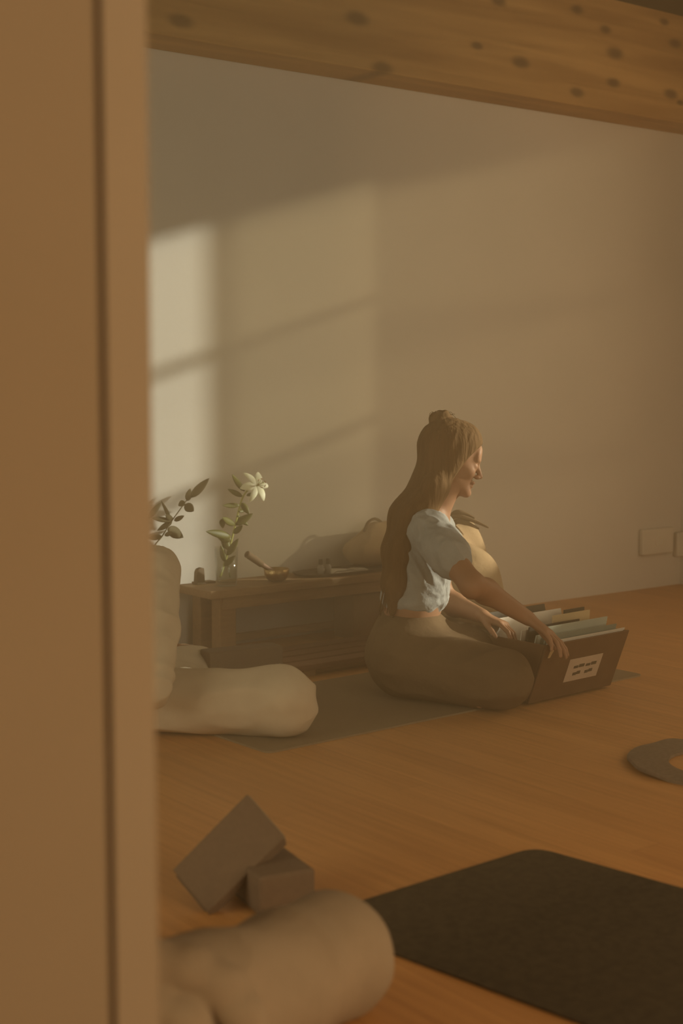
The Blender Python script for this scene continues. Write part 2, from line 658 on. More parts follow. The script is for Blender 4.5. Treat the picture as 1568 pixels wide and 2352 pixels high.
        for _ in range(smooth_iter):
            sm = np.zeros_like(V)
            n = np.zeros(len(V))
            for a, b in ((0, 1), (1, 2), (2, 3), (3, 0)):
                np.add.at(sm, F[:, a], V[F[:, b]])
                np.add.at(sm, F[:, b], V[F[:, a]])
                np.add.at(n, F[:, a], 1)
                np.add.at(n, F[:, b], 1)
            V = V * 0.4 + 0.6 * sm / np.maximum(n, 1)[:, None]
        if disp is not None:
            nr = np.zeros_like(V)
            fn = np.cross(V[F[:, 2]] - V[F[:, 0]], V[F[:, 3]] - V[F[:, 1]])
            for a in range(4):
                np.add.at(nr, F[:, a], fn)
            nr /= np.linalg.norm(nr, axis=1)[:, None] + 1e-12
            V = V + nr * disp(V)[:, None]
        me = bpy.data.meshes.new(name)
        me.from_pydata(V.tolist(), [], F.tolist())
        me.polygons.foreach_set('use_smooth', [True] * len(F))
        me.materials.append(material)
        me.update()
        o = bpy.data.objects.new(name, me)
        COL.objects.link(o)
        if parent is not None:
            put(o, parent)
        return o


def fold_noise(axis_u, axis_v, fu, fv, amp, seed=0.0):
    """soft cloth creases: noise stretched along axis_u"""
    u = Vector(axis_u).normalized()
    v = Vector(axis_v).normalized()
    w3 = u.cross(v)

    def f(V):
        out = np.empty(len(V))
        for i, p in enumerate(V):
            q = Vector(p)
            a = noise.noise(Vector((q.dot(u) * fu + seed, q.dot(v) * fv, q.dot(w3) * fv)))
            out[i] = (1 - abs(a) * 2.4) * amp
        return out
    return f


# ================================================================== THE ROOM
XR, YB, XL, YN, ZC = 5.53, 4.45, -2.0, -2.0, 2.62
b = MB()
b.box((XL, YN, -0.05), (XR, YB, 0))
struct(b.build('floor', M['floor']))
b = MB()
b.box((XL - 0.1, YN - 0.1, ZC), (XR + 0.1, YB + 0.1, ZC + 0.1))
struct(b.build('ceiling', M['ceiling']))
b = MB()
b.box((XL - 0.1, YB, -0.05), (XR + 0.1, YB + 0.1, ZC))
struct(b.build('wall_back', M['wall']))


def wall_with_hole(name, axis, c0, c1, a0, a1, holes, m):
    """a wall slab in the plane axis = c0..c1 running a0..a1 with rectangular holes (h0,h1,z0,z1)"""
    mb = MB()

    def bx(p0, p1, z0, z1):
        if axis == 'x':
            mb.box((c0, p0, z0), (c1, p1, z1))
        else:
            mb.box((p0, c0, z0), (p1, c1, z1))
    cur = a0
    for (h0, h1, z0, z1) in holes:
        bx(cur, h0, -0.05, ZC)
        bx(h0, h1, -0.05, z0)
        bx(h0, h1, z1, ZC)
        cur = h1
    bx(cur, a1, -0.05, ZC)
    return struct(mb.build(name, m))


WZ0, WZ1 = 0.92, 2.43
wall_with_hole('wall_right', 'x', XR, XR + 0.1, YN, YB, [(1.62, 3.42, WZ0, WZ1)], M['wall'])
wall_with_hole('wall_near', 'y', YN - 0.1, YN, XL, XR, [(0.8, 3.8, 0.7, 2.3)], M['wall'])
wall_with_hole('wall_left', 'x', XL - 0.1, XL, YN, YB, [(1.8, 4.0, 0.6, 2.2)], M['wall'])


def window(name, axis, c, a0, a1, z0, z1, vbars, hbars):
    t = bpy.data.objects.new(name, None)
    COL.objects.link(t)
    t.location = (c, a0, z0) if axis == 'x' else (a0, c, z0)
    struct(t)

    def bx(mb, p0, p1, za, zb, d=0.03):
        if axis == 'x':
            mb.box((c - d, p0, za), (c + d, p1, zb))
        else:
            mb.box((p0, c - d, za), (p1, c + d, zb))
    fr = MB()
    e = 0.04
    bx(fr, a0, a1, z0, z0 + e); bx(fr, a0, a1, z1 - e, z1)
    bx(fr, a0, a0 + e, z0, z1); bx(fr, a1 - e, a1, z0, z1)
    fr.build('window_frame', M['frame'], t)
    for v in vbars:
        q = MB(); bx(q, v - 0.025, v + 0.025, z0 + e, z1 - e, 0.02); q.build('mullion', M['frame'], t)
    if name == 'window_1':
        q = MB(); bx(q, 2.957, 2.985, z0 + e, z1 - e, 0.02); q.build('mullion', M['frame'], t)
    for z in hbars:
        q = MB(); bx(q, a0 + e, a1 - e, z - 0.018, z + 0.018, 0.012); q.build('muntin', M['frame'], t)
    return t


window('window_1', 'x', XR + 0.05, 1.62, 3.42, WZ0, WZ1, [], [1.43, 1.91])
window('window_near_added', 'y', YN - 0.05, 0.8, 3.8, 0.7, 2.3, [1.8, 2.8], [1.5])  # unseen window added behind the camera for ambient light
window('window_left_added', 'x', XL - 0.05, 1.8, 4.0, 0.6, 2.2, [2.9], [1.4])  # unseen left window, added with its fill lamp for ambient light

# unseen sheer curtain, added to dim the sun through the far sash
cb = MB()
vs, fs = [], []
NN = 60
for i in range(NN + 1):
    y = 2.975 + 0.515 * i / NN
    x = XR - 0.035 + 0.008 * math.sin(i * 1.3)
    vs += [(x, y, 0.86), (x, y, 2.42)]
for i in range(NN):
    fs.append((2 * i, 2 * i + 2, 2 * i + 3, 2 * i + 1))
cb.add(vs, fs)
cur = cb.build('dimming_sheer', M['sheer'], smooth=True)
tag(cur, 'unseen sheer curtain added over the far sash to dim the sun', 'curtain')

# the big timber beam along the top of the back wall
knots = []
for px, py, s in ((1195, 143, .040), (1412, 122, .042), (1408, 190, .034), (1325, 212, .034), (1540, 216, .036),
                  (1550, 100, .034), (1525, 50, .026), (1325, 22, .030), (1144, 2, .034), (820, 42, .045),
                  (878, 156, .040), (985, 208, .022), (415, 48, .040), (1150, 240, .018), (1095, 105, .025),
                  (1562, 236, .020), (1390, 68, .028)):
    q = ony(px, py, 4.25)
    knots.append((q.x, q.z, s))
b = MB()
b.box((XL, 4.25, 2.15), (XR, YB, ZC))
struct(b.build('trim_1', beam_material(knots), bevel=0.006))

# partition end with its casing close to the viewer on the left
PYF = 1.17
pe = ony(347, 1176, PYF).x
g0 = ony(237, 1400, PYF).x
g1 = ony(251, 1400, PYF).x
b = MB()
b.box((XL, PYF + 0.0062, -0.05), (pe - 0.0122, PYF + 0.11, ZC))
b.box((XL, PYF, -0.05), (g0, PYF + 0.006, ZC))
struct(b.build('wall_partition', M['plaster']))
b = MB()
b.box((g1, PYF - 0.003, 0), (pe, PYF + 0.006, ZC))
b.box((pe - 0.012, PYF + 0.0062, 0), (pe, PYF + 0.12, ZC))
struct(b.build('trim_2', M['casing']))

# wall outlets
def outlet(name, px0, py0, px1, py1, label, tail):
    a = ony(px0, py0, YB)
    c = ony(px1, py1, YB)
    x0, x1, z0, z1 = a.x, c.x, min(a.z, c.z), max(a.z, c.z)
    t = thing(name, label, 'outlet', ((x0 + x1) / 2, YB, (z0 + z1) / 2), 'white plates on the back wall')
    q = MB(); q.box((x0, YB - 0.03, z0), (x1, YB - 0.0005, z1)); q.build('plate', M['white'], t, bevel=0.008, smooth=False)
    q = MB(); q.lathe([(0.026, 0), (0.026, 0.004), (0.021, 0.004), (0.019, -0.0)], 24)
    o = q.build('socket', M['grey' if tail else 'white'], t)
    o.data.transform(Matrix.Translation(((x0 + x1) / 2, YB - 0.0295, (z0 + z1) / 2)) @ Matrix.Rotation(R(90), 4, 'X'))


outlet('wall_outlet', 1466, 1216, 1536, 1268, 'square white outlet plate low on the back wall, wholly in view', False)
outlet('wall_switch', 1545, 1222, 1600, 1272, 'dark-centred outlet plate beside the corner, cut by the right edge', True)


# ================================================================== MATS AND FLOOR THINGS
def slab(name, corners, z0, z1, m, rad=0.03, parent=None):
    """rounded-corner slab over four floor points"""
    cs = [Vector((c[0], c[1], 0)) for c in corners]
    out = []
    n = len(cs)
    for i in range(n):
        p, a, c = cs[i], (cs[i - 1] - cs[i]).normalized(), (cs[(i + 1) % n] - cs[i]).normalized()
        for k in range(7):
            t = k / 6
            s0, s1 = p + a * rad, p + c * rad
            out.append((s0 * (1 - t) ** 2 + p * 2 * t * (1 - t) + s1 * t * t))
    q = MB()
    m_ = len(out)
    q.add([(v.x, v.y, z0) for v in out] + [(v.x, v.y, z1) for v in out],
          [tuple(range(m_))[::-1], tuple(range(m_, 2 * m_))] +
          [(i, (i + 1) % m_, m_ + (i + 1) % m_, m_ + i) for i in range(m_)])
    return q.build(name, m, parent)


A = onz(615, 1728, .005); B = onz(1478, 1549, .005)
dl = (B - A).normalized(); dn = Vector((-dl.y, dl.x, 0))
m1 = slab('yoga_mat', [A, B, B + dn * 0.62, A + dn * 0.62], 0, 0.005, M['mat'], 0.03)
tag(m1, 'charcoal yoga mat under the seated woman and the file crate', 'yoga mat')
L0 = onz(695, 2110, .005); L1 = onz(1228, 1945, .005)
e1 = (L1 - L0).normalized(); e2 = Vector((e1.y, -e1.x, 0))
dside = (onz(1568, 2050, .005) - onz(1290, 1972, .005)).normalized()
m2 = slab('yoga_mat', [L0, L0 + dside * 1.83, L1 + dside * 1.83, L1], 0, 0.005, M['mat2'], 0.05)
tag(m2, 'empty black yoga mat in the foreground on bare floor', 'yoga mat')

# flat grey felt ring
t0 = onz(1440, 1760); rc = t0 + RT * 0.245 + DP * 0.0
q = MB()
vs, fs = [], []
N = 96
ro, ri = 0.235, 0.135
for i in range(N):
    a = 2 * math.pi * i / N
    wob = 0.006 * math.sin(3 * a + 1) + 0.004 * math.sin(7 * a)
    lift = 0.004 + 0.004 * (1 + math.sin(5 * a + .6)) + 0.002 * math.sin(11 * a)
    for r, z in ((ri, 0.001), (ri, 0.008), ((ri + ro) / 2, 0.012), (ro + wob, 0.006 + lift), (ro + wob, lift - 0.003)):
        vs.append((rc.x + r * math.cos(a), rc.y + r * math.sin(a), z))
for i in range(N):
    j = (i + 1) % N
    for k in range(5):
        k2 = (k + 1) % 5
        fs.append((i * 5 + k, j * 5 + k, j * 5 + k2, i * 5 + k2))
q.add(vs, fs)
tag(q.build('felt_ring', M['felt'], smooth=False), 'flat grey felt ring lying on the floor at the right edge', 'ring')

# ------------------------------------------------------------------ low table
TZ = 0.255
tl = ony(410, 1343, 4.43); tf = onz(478, 1358, TZ)
TX0, TX1, TY0, TY1 = 2.665, 3.95, 4.20, 4.425
tb = thing('low_table', 'low dark wooden table against the back wall, holding a lily and a bowl', 'table', (TX0, TY0, 0))
q = MB(); q.box((TX0, TY0, TZ - 0.03), (TX1, TY1, TZ)); q.build('tabletop', M['darkwood'], tb, bevel=0.004)
q = MB(); q.box((TX0 + 0.06, TY0 + 0.012, TZ - 0.072), (TX1 - 0.06, TY0 + 0.03, TZ - 0.03)); q.build('apron', M['darkwood'], tb)
for lx in (TX0 + 0.05, TX1 - 0.12):
    for ly in (TY0 + 0.02, TY1 - 0.075):
        q = MB(); q.box((lx, ly, 0), (lx + 0.07, ly + 0.055, TZ - 0.03)); q.build('leg', M['darkwood'], tb, bevel=0.003)
q = MB(); q.box((TX0 + 0.12, TY1 - 0.06, 0.03), (TX1 - 0.12, TY1 - 0.035, 0.055)); q.build('rail', M['darkwood'], tb)

# things under and before the table
q = MB(); q.box((3.33, 4.235, 0.0), (3.72, 4.36, 0.175))
tag(q.build('storage_box', M['board'], bevel=0.006), 'plain dark brown storage box pushed under the low table', 'box')
pl = thing('slatted_board', 'low slatted wooden board on the floor in front of the low table', 'board', (2.8, 3.9, 0))
for i in range(4):
    q = MB(); q.box((2.72, 3.80 + i * 0.085, 0.022), (3.40, 3.80 + i * 0.085 + 0.066, 0.042)); q.build('slat', M['mallet'], pl, bevel=0.003)
for x in (2.78, 3.28):
    q = MB(); q.box((x, 3.805, 0), (x + 0.05, 4.115, 0.022)); q.build('crosspiece', M['darkwood'], pl)

# dark block standing behind the near knee of the seated person
bc = at(482, 1500, 4.38); bd = at(650, 1482, 4.5)
bx0 = Vector((bc.x, bc.y, 0)); bx1 = Vector((bd.x, bd.y, 0))
u_ = (bx1 - bx0).normalized(); v_ = Vector((-u_.y, u_.x, 0))
q = MB(); q.hexa([bx0, bx1, bx1 + v_ * .08, bx0 + v_ * .08] + [p + Vector((0, 0, bc.z)) for p in (bx0, bx1, bx1 + v_ * .08, bx0 + v_ * .08)])
tag(q.build('yoga_block', M['foam'], bevel=0.006), 'charcoal foam yoga block behind the cream trousered knee', 'yoga block')
bc2 = at(425, 1490, 4.62)
q = MB(); q.box((bc2.x - 0.12, bc2.y, 0), (bc2.x + 0.055, bc2.y + 0.09, bc2.z))
tag(q.build('cork_block', M['cork'], bevel=0.006), 'brown cork block on edge beside the left end of the low table', 'yoga block')

# ------------------------------------------------------------------ things on the table
VX, VY = ony(520, 1330, 4.29).x, 4.29
va = thing('glass_vase', 'clear glass vase with water on the left end of the low table', 'vase', (VX, VY, TZ))
q = MB(); q.lathe([(0.0005, 0.0), (0.036, 0.0), (0.038, 0.004), (0.043, 0.14), (0.0405, 0.14), (0.0355, 0.012), (0.0005, 0.010)], 48, (VX, VY, TZ + 0.0005), close=False)
q.build('vase_body', M['glass'], va, smooth=True)
q = MB(); q.lathe([(0.0005, 0.0115), (0.0352, 0.0130), (0.0377, 0.065), (0.0005, 0.065)], 40, (VX, VY, TZ + 0.0005))
q.build('water', M['water'], va, smooth=False)

LY = 4.29
lily = thing('lily', 'white lily in full bloom standing in the glass vase', 'flower', (VX, VY, TZ + 0.012))


def P(px, py, y=LY):
    return ony(px, py, y)


def bez(pts, n=14):
    pts = [Vector(p) for p in pts]
    out = []
    for i in range(len(pts) - 1):
        p0 = pts[max(i - 1, 0)]; p1 = pts[i]; p2 = pts[i + 1]; p3 = pts[min(i + 2, len(pts) - 1)]
        for k in range(n):
            t = k / n
            out.append(0.5 * ((2 * p1) + (-p0 + p2) * t + (2 * p0 - 5 * p1 + 4 * p2 - p3) * t * t + (-p0 + 3 * p1 - 3 * p2 + p3) * t ** 3))
    out.append(pts[-1])
    return out


stem_pts = bez([P(505, 1326, 4.285), P(520, 1280), P(533, 1235), P(545, 1185), P(556, 1145), P(570, 1125), P(586, 1118, 4.27)], 5)
q = MB(); q.tube(stem_pts, [0.0042 - 0.0012 * i / len(stem_pts) for i in range(len(stem_pts))], 8)
q.build('stem', M['stem'], lily, smooth=True)
st2 = bez([P(528, 1326, 4.30), P(522, 1290, 4.30), P(512, 1255, 4.30), P(505, 1232, 4.30)], 5)
q = MB(); q.tube(st2, 0.0022, 8); q.build('stem', M['leaf'], lily, smooth=True)
leafspec = [((562, 1128), (530, 1090), .9), ((556, 1140), (527, 1124), .8), ((566, 1138), (582, 1132), .5),
            ((550, 1160), (512, 1162), .8), ((555, 1155), (571, 1178), 1.0), ((548, 1175), (572, 1165), .7),
            ((540, 1205), (508, 1190), 1.1), ((510, 1192), (512, 1214), .9), ((541, 1205), (578, 1180), 1.2),
            ((545, 1185), (566, 1205), .9), ((530, 1232), (484, 1220), 1.3), ((531, 1240), (500, 1228), 1.5),
            ((536, 1225), (556, 1208), .9), ((524, 1262), (512, 1232), 1.1), ((522, 1275), (545, 1240), 1.0),
            ((516, 1290), (507, 1255), .9), ((514, 1300), (538, 1278), .9)]
for i, (a, c, wd) in enumerate(leafspec):
    pa = P(*a, 4.285); pc = P(*c, 4.285 + (0.012 if i % 2 else -0.025))
    dd = pc - pa
    q = MB(); q.blade(pa, dd, Vector((-0.45, -0.8, 0.3)), dd.length * 1.08, 0.023 * wd, curl=0.25 if i % 3 else -0.2, n=8)
    q.build('leaf', M['leaf'], lily, smooth=True)
fc = P(588, 1116, 4.265)
fdir = (RT * 0.55 - DP * 0.75 + Vector((0, 0, 0.30))).normalized()
fu = fdir.orthogonal().normalized(); fv = fdir.cross(fu)
for i in range(6):
    a = 2 * math.pi * i / 6 + 0.25
    rad = (fu * math.cos(a) + fv * math.sin(a))
    q = MB(); q.blade(fc, (fdir * 0.55 + rad * 0.85), fdir - rad * 0.6, 0.072, 0.031 if i % 2 else 0.024, curl=1.5, n=10, th=0.001, cup=0.2)
    q.build('petal', M['petal'], lily, smooth=True)
for i in range(6):
    a = 2 * math.pi * (i + .5) / 6
    rad = (fu * math.cos(a) + fv * math.sin(a))
    e = fc + fdir * 0.04 + rad * 0.016
    q = MB(); q.tube([fc, fc + fdir * 0.02 + rad * 0.004, e], 0.0008, 6); s_ = q.build('stamen', M['stem'], lily, smooth=True)
    q = MB(); q.tube([e - rad.cross(fdir) * 0.005, e, e + rad.cross(fdir) * 0.005], [0.001, 0.0018, 0.001], 6); q.build('anther', M['stamen'], s_, smooth=True)
q = MB(); q.tube([fc, fc + fdir * 0.045, fc + fdir * 0.05], [0.0014, 0.0012, 0.0026], 8); q.build('pistil', M['stem'], lily, smooth=True)

# singing bowl with mallet
bcx = ony(635, 1318, 4.27)
BX, BY = bcx.x, 4.27
prof = [(0.0005, 0.0), (0.022, 0.0005), (0.036, 0.008), (0.045, 0.024), (0.0475, 0.046), (0.0455, 0.047), (0.043, 0.026), (0.034, 0.011), (0.02, 0.004), (0.0005, 0.0035)]
q = MB(); q.lathe(prof, 56, (BX, BY, TZ + 0.0005))
tag(q.build('singing_bowl', M['brass'], smooth=True), 'hammered bronze singing bowl beside the vase on the low table', 'bowl')
mp0 = Vector((BX + 0.005, BY, TZ + 0.022)); mp1 = ony(566, 1272, 4.27)
ml = thing('mallet', 'wooden mallet leaning out of the bronze singing bowl', 'mallet', mp0)
dd = mp1 - mp0
q = MB(); q.tube([mp0 + dd * t for t in (0, .02, .5, .52, .96, 1)], [0.007, 0.009, 0.009, 0.0115, 0.0125, 0.010], 16); q.build('mallet_shaft', M['mallet'], ml, smooth=False)
q = MB(); q.tube([mp0 + dd * .52, mp0 + dd * .98, mp0 + dd * 1.0], [0.0128, 0.0136, 0.0115], 16); q.build('mallet_grip', M['strap'], ml, smooth=False)

# dark tray, cloth and two little bottles
t0_ = ony(678, 1300, 4.32)
tr = thing('serving_tray', 'dark oval tray on the right half of the low table', 'tray', (t0_.x, 4.31, TZ))
q = MB()
vs = []
N = 48
cx, cy = (t0_.x + 3.60) / 2, 4.31
ax_, ay_ = (3.60 - t0_.x) / 2, 0.085
rings = [(0.93, 0.0008), (1.0, 0.013), (0.97, 0.013), (0.9, 0.005), (0.02, 0.005)]
for r, z in rings:
    for k in range(N):
        a = 2 * math.pi * k / N
        ca, sa = math.cos(a), math.sin(a)
        vs.append((cx + ax_ * r * math.copysign(abs(ca) ** .6, ca), cy + ay_ * r * math.copysign(abs(sa) ** .6, sa), TZ + z))
fs = [tuple(range(N))[::-1]]
for i in range(len(rings) - 1):
    for k in range(N):
        k2 = (k + 1) % N
        fs.append((i * N + k, i * N + k2, (i + 1) * N + k2, (i + 1) * N + k))
fs.append(tuple(range((len(rings) - 1) * N, len(rings) * N)))
q.add(vs, fs)
q.build('tray_body', M['black'], tr, smooth=False)
for (px, hh, rr, lab) in ((736, 0.055, 0.0125, 'left one of two small grey capped bottles on the dark tray'),
                          (753, 0.056, 0.013, 'right one of two small grey capped bottles, nearer the cloth on the tray')):
    c = ony(px, 1290, 4.295)
    bt = thing('small_bottle', lab, 'bottle', (c.x, 4.295, TZ + 0.0055), 'small bottles on the tray')
    q = MB(); q.lathe([(rr * .9, 0), (rr, 0.003), (rr, 0.026), (rr * .55, 0.034), (rr * .5, 0.038)], 24, (c.x, 4.295, TZ + 0.0055)); q.build('bottle_body', M['grey'], bt, smooth=True)
    q = MB(); q.lathe([(rr * .62, 0.036), (rr * .66, 0.038), (rr * .62, hh), (rr * .5, hh + .002)], 20, (c.x, 4.295, TZ + 0.0055)); q.build('bottle_cap', M['black'], bt, smooth=False)
cl0 = ony(758, 1296, 4.27)
q = MB()
vs, fs = [], []
NX, NY = 26, 14
for side in (0, 1):
    for i in range(NX + 1):
        for j in range(NY + 1):
            u, v = i / NX, j / NY
            z = 0.0065 + 0.010 * abs(math.sin(3.1 * u + 1.2 * v)) * (1 - u * .6) + 0.004 * math.sin(9 * u + 3 * v) ** 2
            if side:
                z = 0.0060
            vs.append((cl0.x + 0.18 * u + 0.01 * math.sin(5 * v), 4.262 + 0.07 * v + 0.006 * math.sin(6 * u), TZ + z))
ns = (NX + 1) * (NY + 1)
for i in range(NX):
    for j in range(NY):
        a = i * (NY + 1) + j
        fs.append((a, a + NY + 1, a + NY + 2, a + 1))
        fs.append((ns + a, ns + a + 1, ns + a + NY + 2, ns + a + NY + 1))
for i in range(NX):
    for j in (0, NY):
        a = i * (NY + 1) + j
        fs.append((a, a + NY + 1, ns + a + NY + 1, ns + a))
for j in range(NY):
    for i in (0, NX):
        a = i * (NY + 1) + j
        fs.append((a, a + 1, ns + a + 1, ns + a))
q.add(vs, fs)
tag(q.build('folded_cloth', M['cloth'], smooth=True), 'crumpled white cloth lying on the dark tray', 'cloth')

# stone incense holder at the back left of the table
ic = ony(458, 1332, 4.385)
ih = thing('incense_holder', 'upright rounded brown stone on a small base at the left table end', 'ornament', (ic.x, 4.385, TZ))
q = MB()
pr = [(-0.019, 0.006), (-0.016, 0.045), (-0.010, 0.056), (0.004, 0.060), (0.015, 0.058), (0.017, 0.04), (0.018, 0.006)]
vs = [(ic.x + a, 4.375, TZ + z) for a, z in pr] + [(ic.x + a, 4.397, TZ + z) for a, z in pr]
n_ = len(pr)
q.add(vs, [tuple(range(n_))[::-1], tuple(range(n_, 2 * n_))] + [(i, (i + 1) % n_, n_ + (i + 1) % n_, n_ + i) for i in range(n_)])
q.build('stone', M['stone'], ih, bevel=0.003)
q = MB(); q.box((ic.x - 0.022, 4.365, TZ + 0.0003), (ic.x + 0.058, 4.405, TZ + 0.0085)); q.build('base', M['stone'], ih, bevel=0.002)

# leafy stem in a floor vase, seen above the seated person's shoulder
pvx, pvy = 2.46, 4.36
fvz = thing('floor_vase', 'slim brown ceramic floor vase behind the seated person at the wall', 'vase', (pvx, pvy, 0))
q = MB(); q.lathe([(0.03, 0.0), (0.042, 0.01), (0.05, 0.09), (0.038, 0.19), (0.022, 0.24), (0.026, 0.255), (0.021, 0.252), (0.016, 0.238), (0.02, 0.2)], 32, (pvx, pvy, 0)); q.build('vase_body', M['stone'], fvz, smooth=True)
br_ = thing('leafy_branch', 'dark leafy branch rising past the shoulder of the person in cream', 'branch', (pvx, pvy, 0.2))
YP = 4.36


def Q(px, py, dy=0.0):
    return ony(px, py, YP + dy)


sp = bez([Vector((pvx, pvy, 0.205)), Vector((pvx + .004, pvy, 0.27)), Q(350, 1262), Q(372, 1232), Q(392, 1200), Q(412, 1172), Q(428, 1150), Q(445, 1132)], 5)
q = MB(); q.tube(sp, [0.0032 - 0.0018 * i / len(sp) for i in range(len(sp))], 8); q.build('stem', M['dleaf'], br_, smooth=True)
for i, (a, c, wd) in enumerate([((438, 1142), (478, 1101), .019), ((430, 1150), (438, 1120), .015), ((425, 1158), (444, 1174), .022),
                                ((424, 1152), (409, 1162), .014), ((400, 1196), (422, 1185), .011), ((395, 1198), (362, 1218), .013),
                                ((398, 1192), (378, 1184), .012), ((386, 1214), (428, 1236), .027), ((394, 1196), (345, 1190), .012),
                                ((372, 1232), (340, 1236), .013), ((378, 1230), (396, 1222), .010), ((392, 1194), (372, 1151), .008)]):
    pa, pc = Q(*a), Q(*c, 0.015 if i % 2 else -0.02)
    q = MB(); q.blade(pa, pc - pa, Vector((-0.45, -0.9, 0.2)), (pc - pa).length * 1.05, wd * 1.5, curl=0.35 if i % 2 else -0.2)
    q.build('leaf', M['dleaf'], br_, smooth=True)
sp2 = bez([Vector((pvx - .003, pvy + .003, 0.205)), Vector((pvx - .01, pvy, 0.29)), Q(330, 1250), Q(335, 1200), Q(350, 1170)], 5)
q = MB(); q.tube(sp2, 0.0016, 8); q.build('stem', M['dleaf'], br_, smooth=True)
pa, pc = Q(340, 1190), Q(373, 1150)
q = MB(); q.blade(pa, pc - pa, Vector((-0.45, -0.9, 0.2)), (pc - pa).length, .02, curl=0.3); q.build('leaf', M['dleaf'], br_, smooth=True)


# ------------------------------------------------------------------ big canvas floor cushion behind the woman
cush = thing('floor_cushion', 'big slumped tan floor cushion with loose ties, behind the arms in pale blue sleeves', 'cushion', at(985, 1430, 5.2) * 1)
cush.location.z = 0
Cc = at(985, 1390, 5.25)
S = SDF((Cc.x - .7, Cc.y - .7, -0.02), (Cc.x + .7, Cc.y + .7, 0.75), 0.012)
for px, py, d, r in ((990, 1340, 5.1, .16), (1045, 1350, 5.1, .165),
                     (1055, 1290, 5.3, .10), (1045, 1245, 5.3, .09), (990, 1270, 5.2, .12),
                     (1080, 1400, 5.2, .115), (1110, 1420, 5.1, .085)):
    c = at(px, py, d)
    S.ell((c.x, c.y, max(c.z, r * .85)), (RT, DP, (0, 0, 1)), (r, r * .8, r), k=0.06)
S.plane((0, 0, 0.002), (0, 0, -1), 0.01)
S.mesh('cushion_cover', M['bag'], cush, disp=fold_noise((0, 0, 1), RT, 3, 9, 0.008), smooth_iter=2)
for (a, c) in (((1045, 1185), (1122, 1212)), ((1048, 1198), (1100, 1215)), ((1045, 1178), (1090, 1190))):
    q = MB(); q.tube(bez([at(a[0] - 20, a[1] + 20, 5.25), at(*a, 5.2), at((a[0] + c[0]) / 2, (a[1] + c[1]) / 2 - 4, 5.2), at(*c, 5.2)], 5), [0.010] * 10 + [0.008 - 0.001 * i for i in range(6)], 8)
    q.build('tie_end', M['strap'], cush, smooth=True)


bag = thing('canvas_bag', 'soft tan canvas bag with carry loop on the right end of the low table', 'bag', (3.72, 4.31, TZ))
S = SDF((3.3, 4.15, TZ - .02), (4.1, 4.47, TZ + .3), .008)
for px, py, rx, rz in ((835, 1265, .085, .055), (870, 1248, .09, .085), (915, 1245, .09, .09), (955, 1262, .06, .07)):
    c_ = ony(px, py, 4.335)
    S.ell((c_.x, c_.y, c_.z), ((1, 0, 0), (0, 1, 0), (0, 0, 1)), (rx, .075, rz), .04)
S.plane((0, 0, TZ + .001), (0, 0, -1), .01)
S.mesh('bag_body', M['bag'], bag, disp=fold_noise((0, 0, 1), (1, 0, 0), 4, 14, .005), smooth_iter=2)
q = MB(); q.tube(bez([ony(836, 1222, 4.33), ony(845, 1200, 4.33), ony(862, 1192, 4.33), ony(878, 1203, 4.33), ony(884, 1222, 4.33)], 6), .006, 8); q.build('carry_loop', M['strap'], bag, smooth=True)


# ================================================================== FILE CRATE
c0 = onz(1213, 1618, .006); c1 = onz(1402, 1575, .006)
cx_ = (c1 - c0).normalized(); cy_ = Vector((-cx_.y, cx_.x, 0)); cz_ = Vector((0, 0, 1))
CL, CDp, CH, OV = (c1 - c0).length, 0.26, 0.193, 0.072
cr = thing('file_crate', 'dark brown file crate with a paper label, packed with folders on the mat end', 'crate', c0)


def CP(u, v, z):
    return c0 + cx_ * u + cy_ * v + cz_ * z


def panel(name, u0, u1, v0b, v1b, v0t, v1t, z0, z1, parent, m, bev=0.003):
    q = MB()
    q.hexa([CP(u0, v0b, z0), CP(u1, v0b, z0), CP(u1, v1b, z0), CP(u0, v1b, z0), CP(u0, v0t, z1), CP(u1, v0t, z1), CP(u1, v1t, z1), CP(u0, v1t, z1)])
    return q.build(name, m, parent, bevel=bev)


TH = 0.009
fpn = panel('front_panel', 0, CL, 0, TH, -OV, -OV + TH, 0.001, CH, cr, M['board'])
panel('back_panel', 0, CL, CDp - TH, CDp, CDp + OV * .4 - TH, CDp + OV * .4, 0.001, CH, cr, M['board'])
panel('bottom_panel', TH, CL - TH, TH, CDp - TH, TH, CDp - TH, 0.001, 0.001 + TH, cr, M['board'])
for (n_, u0, u1) in (('end_panel', 0, TH), ('end_panel', CL - TH, CL)):
    panel(n_, u0, u1, TH, CDp - TH, TH - OV, CDp + OV * .4 - TH, 0.002, CH - 0.001, cr, M['board'])


def face(u, z, out):
    """a point on the sloping front panel"""
    n_ = (cz_ * -OV + -cy_ * CH).normalized()
    return CP(u, -OV * z / CH, z) + n_ * out


def ftile(name, u0, u1, z0, z1, o0, o1, parent, m, bev=0.0):
    q = MB()
    q.hexa([face(u0, z0, o1), face(u1, z0, o1), face(u1, z0, o0), face(u0, z0, o0), face(u0, z1, o1), face(u1, z1, o1), face(u1, z1, o0), face(u0, z1, o0)])
    return q.build(name, m, parent, bevel=bev)


lu0, lu1, lz0, lz1 = 0.138, 0.300, 0.052, 0.128
lb = ftile('paper_label', lu0, lu1, lz0, lz1, 0.0, 0.0012, cr, M['label'])
lb['label'] = 'pale paper label with two groups of dark marks'
q = MB()


def mark(u0, u1, z0, z1):
    q.hexa([face(u0, z0, .0022), face(u1, z0, .0022), face(u1, z0, .0008), face(u0, z0, .0008), face(u0, z1, .0022), face(u1, z1, .0022), face(u1, z1, .0008), face(u0, z1, .0008)])


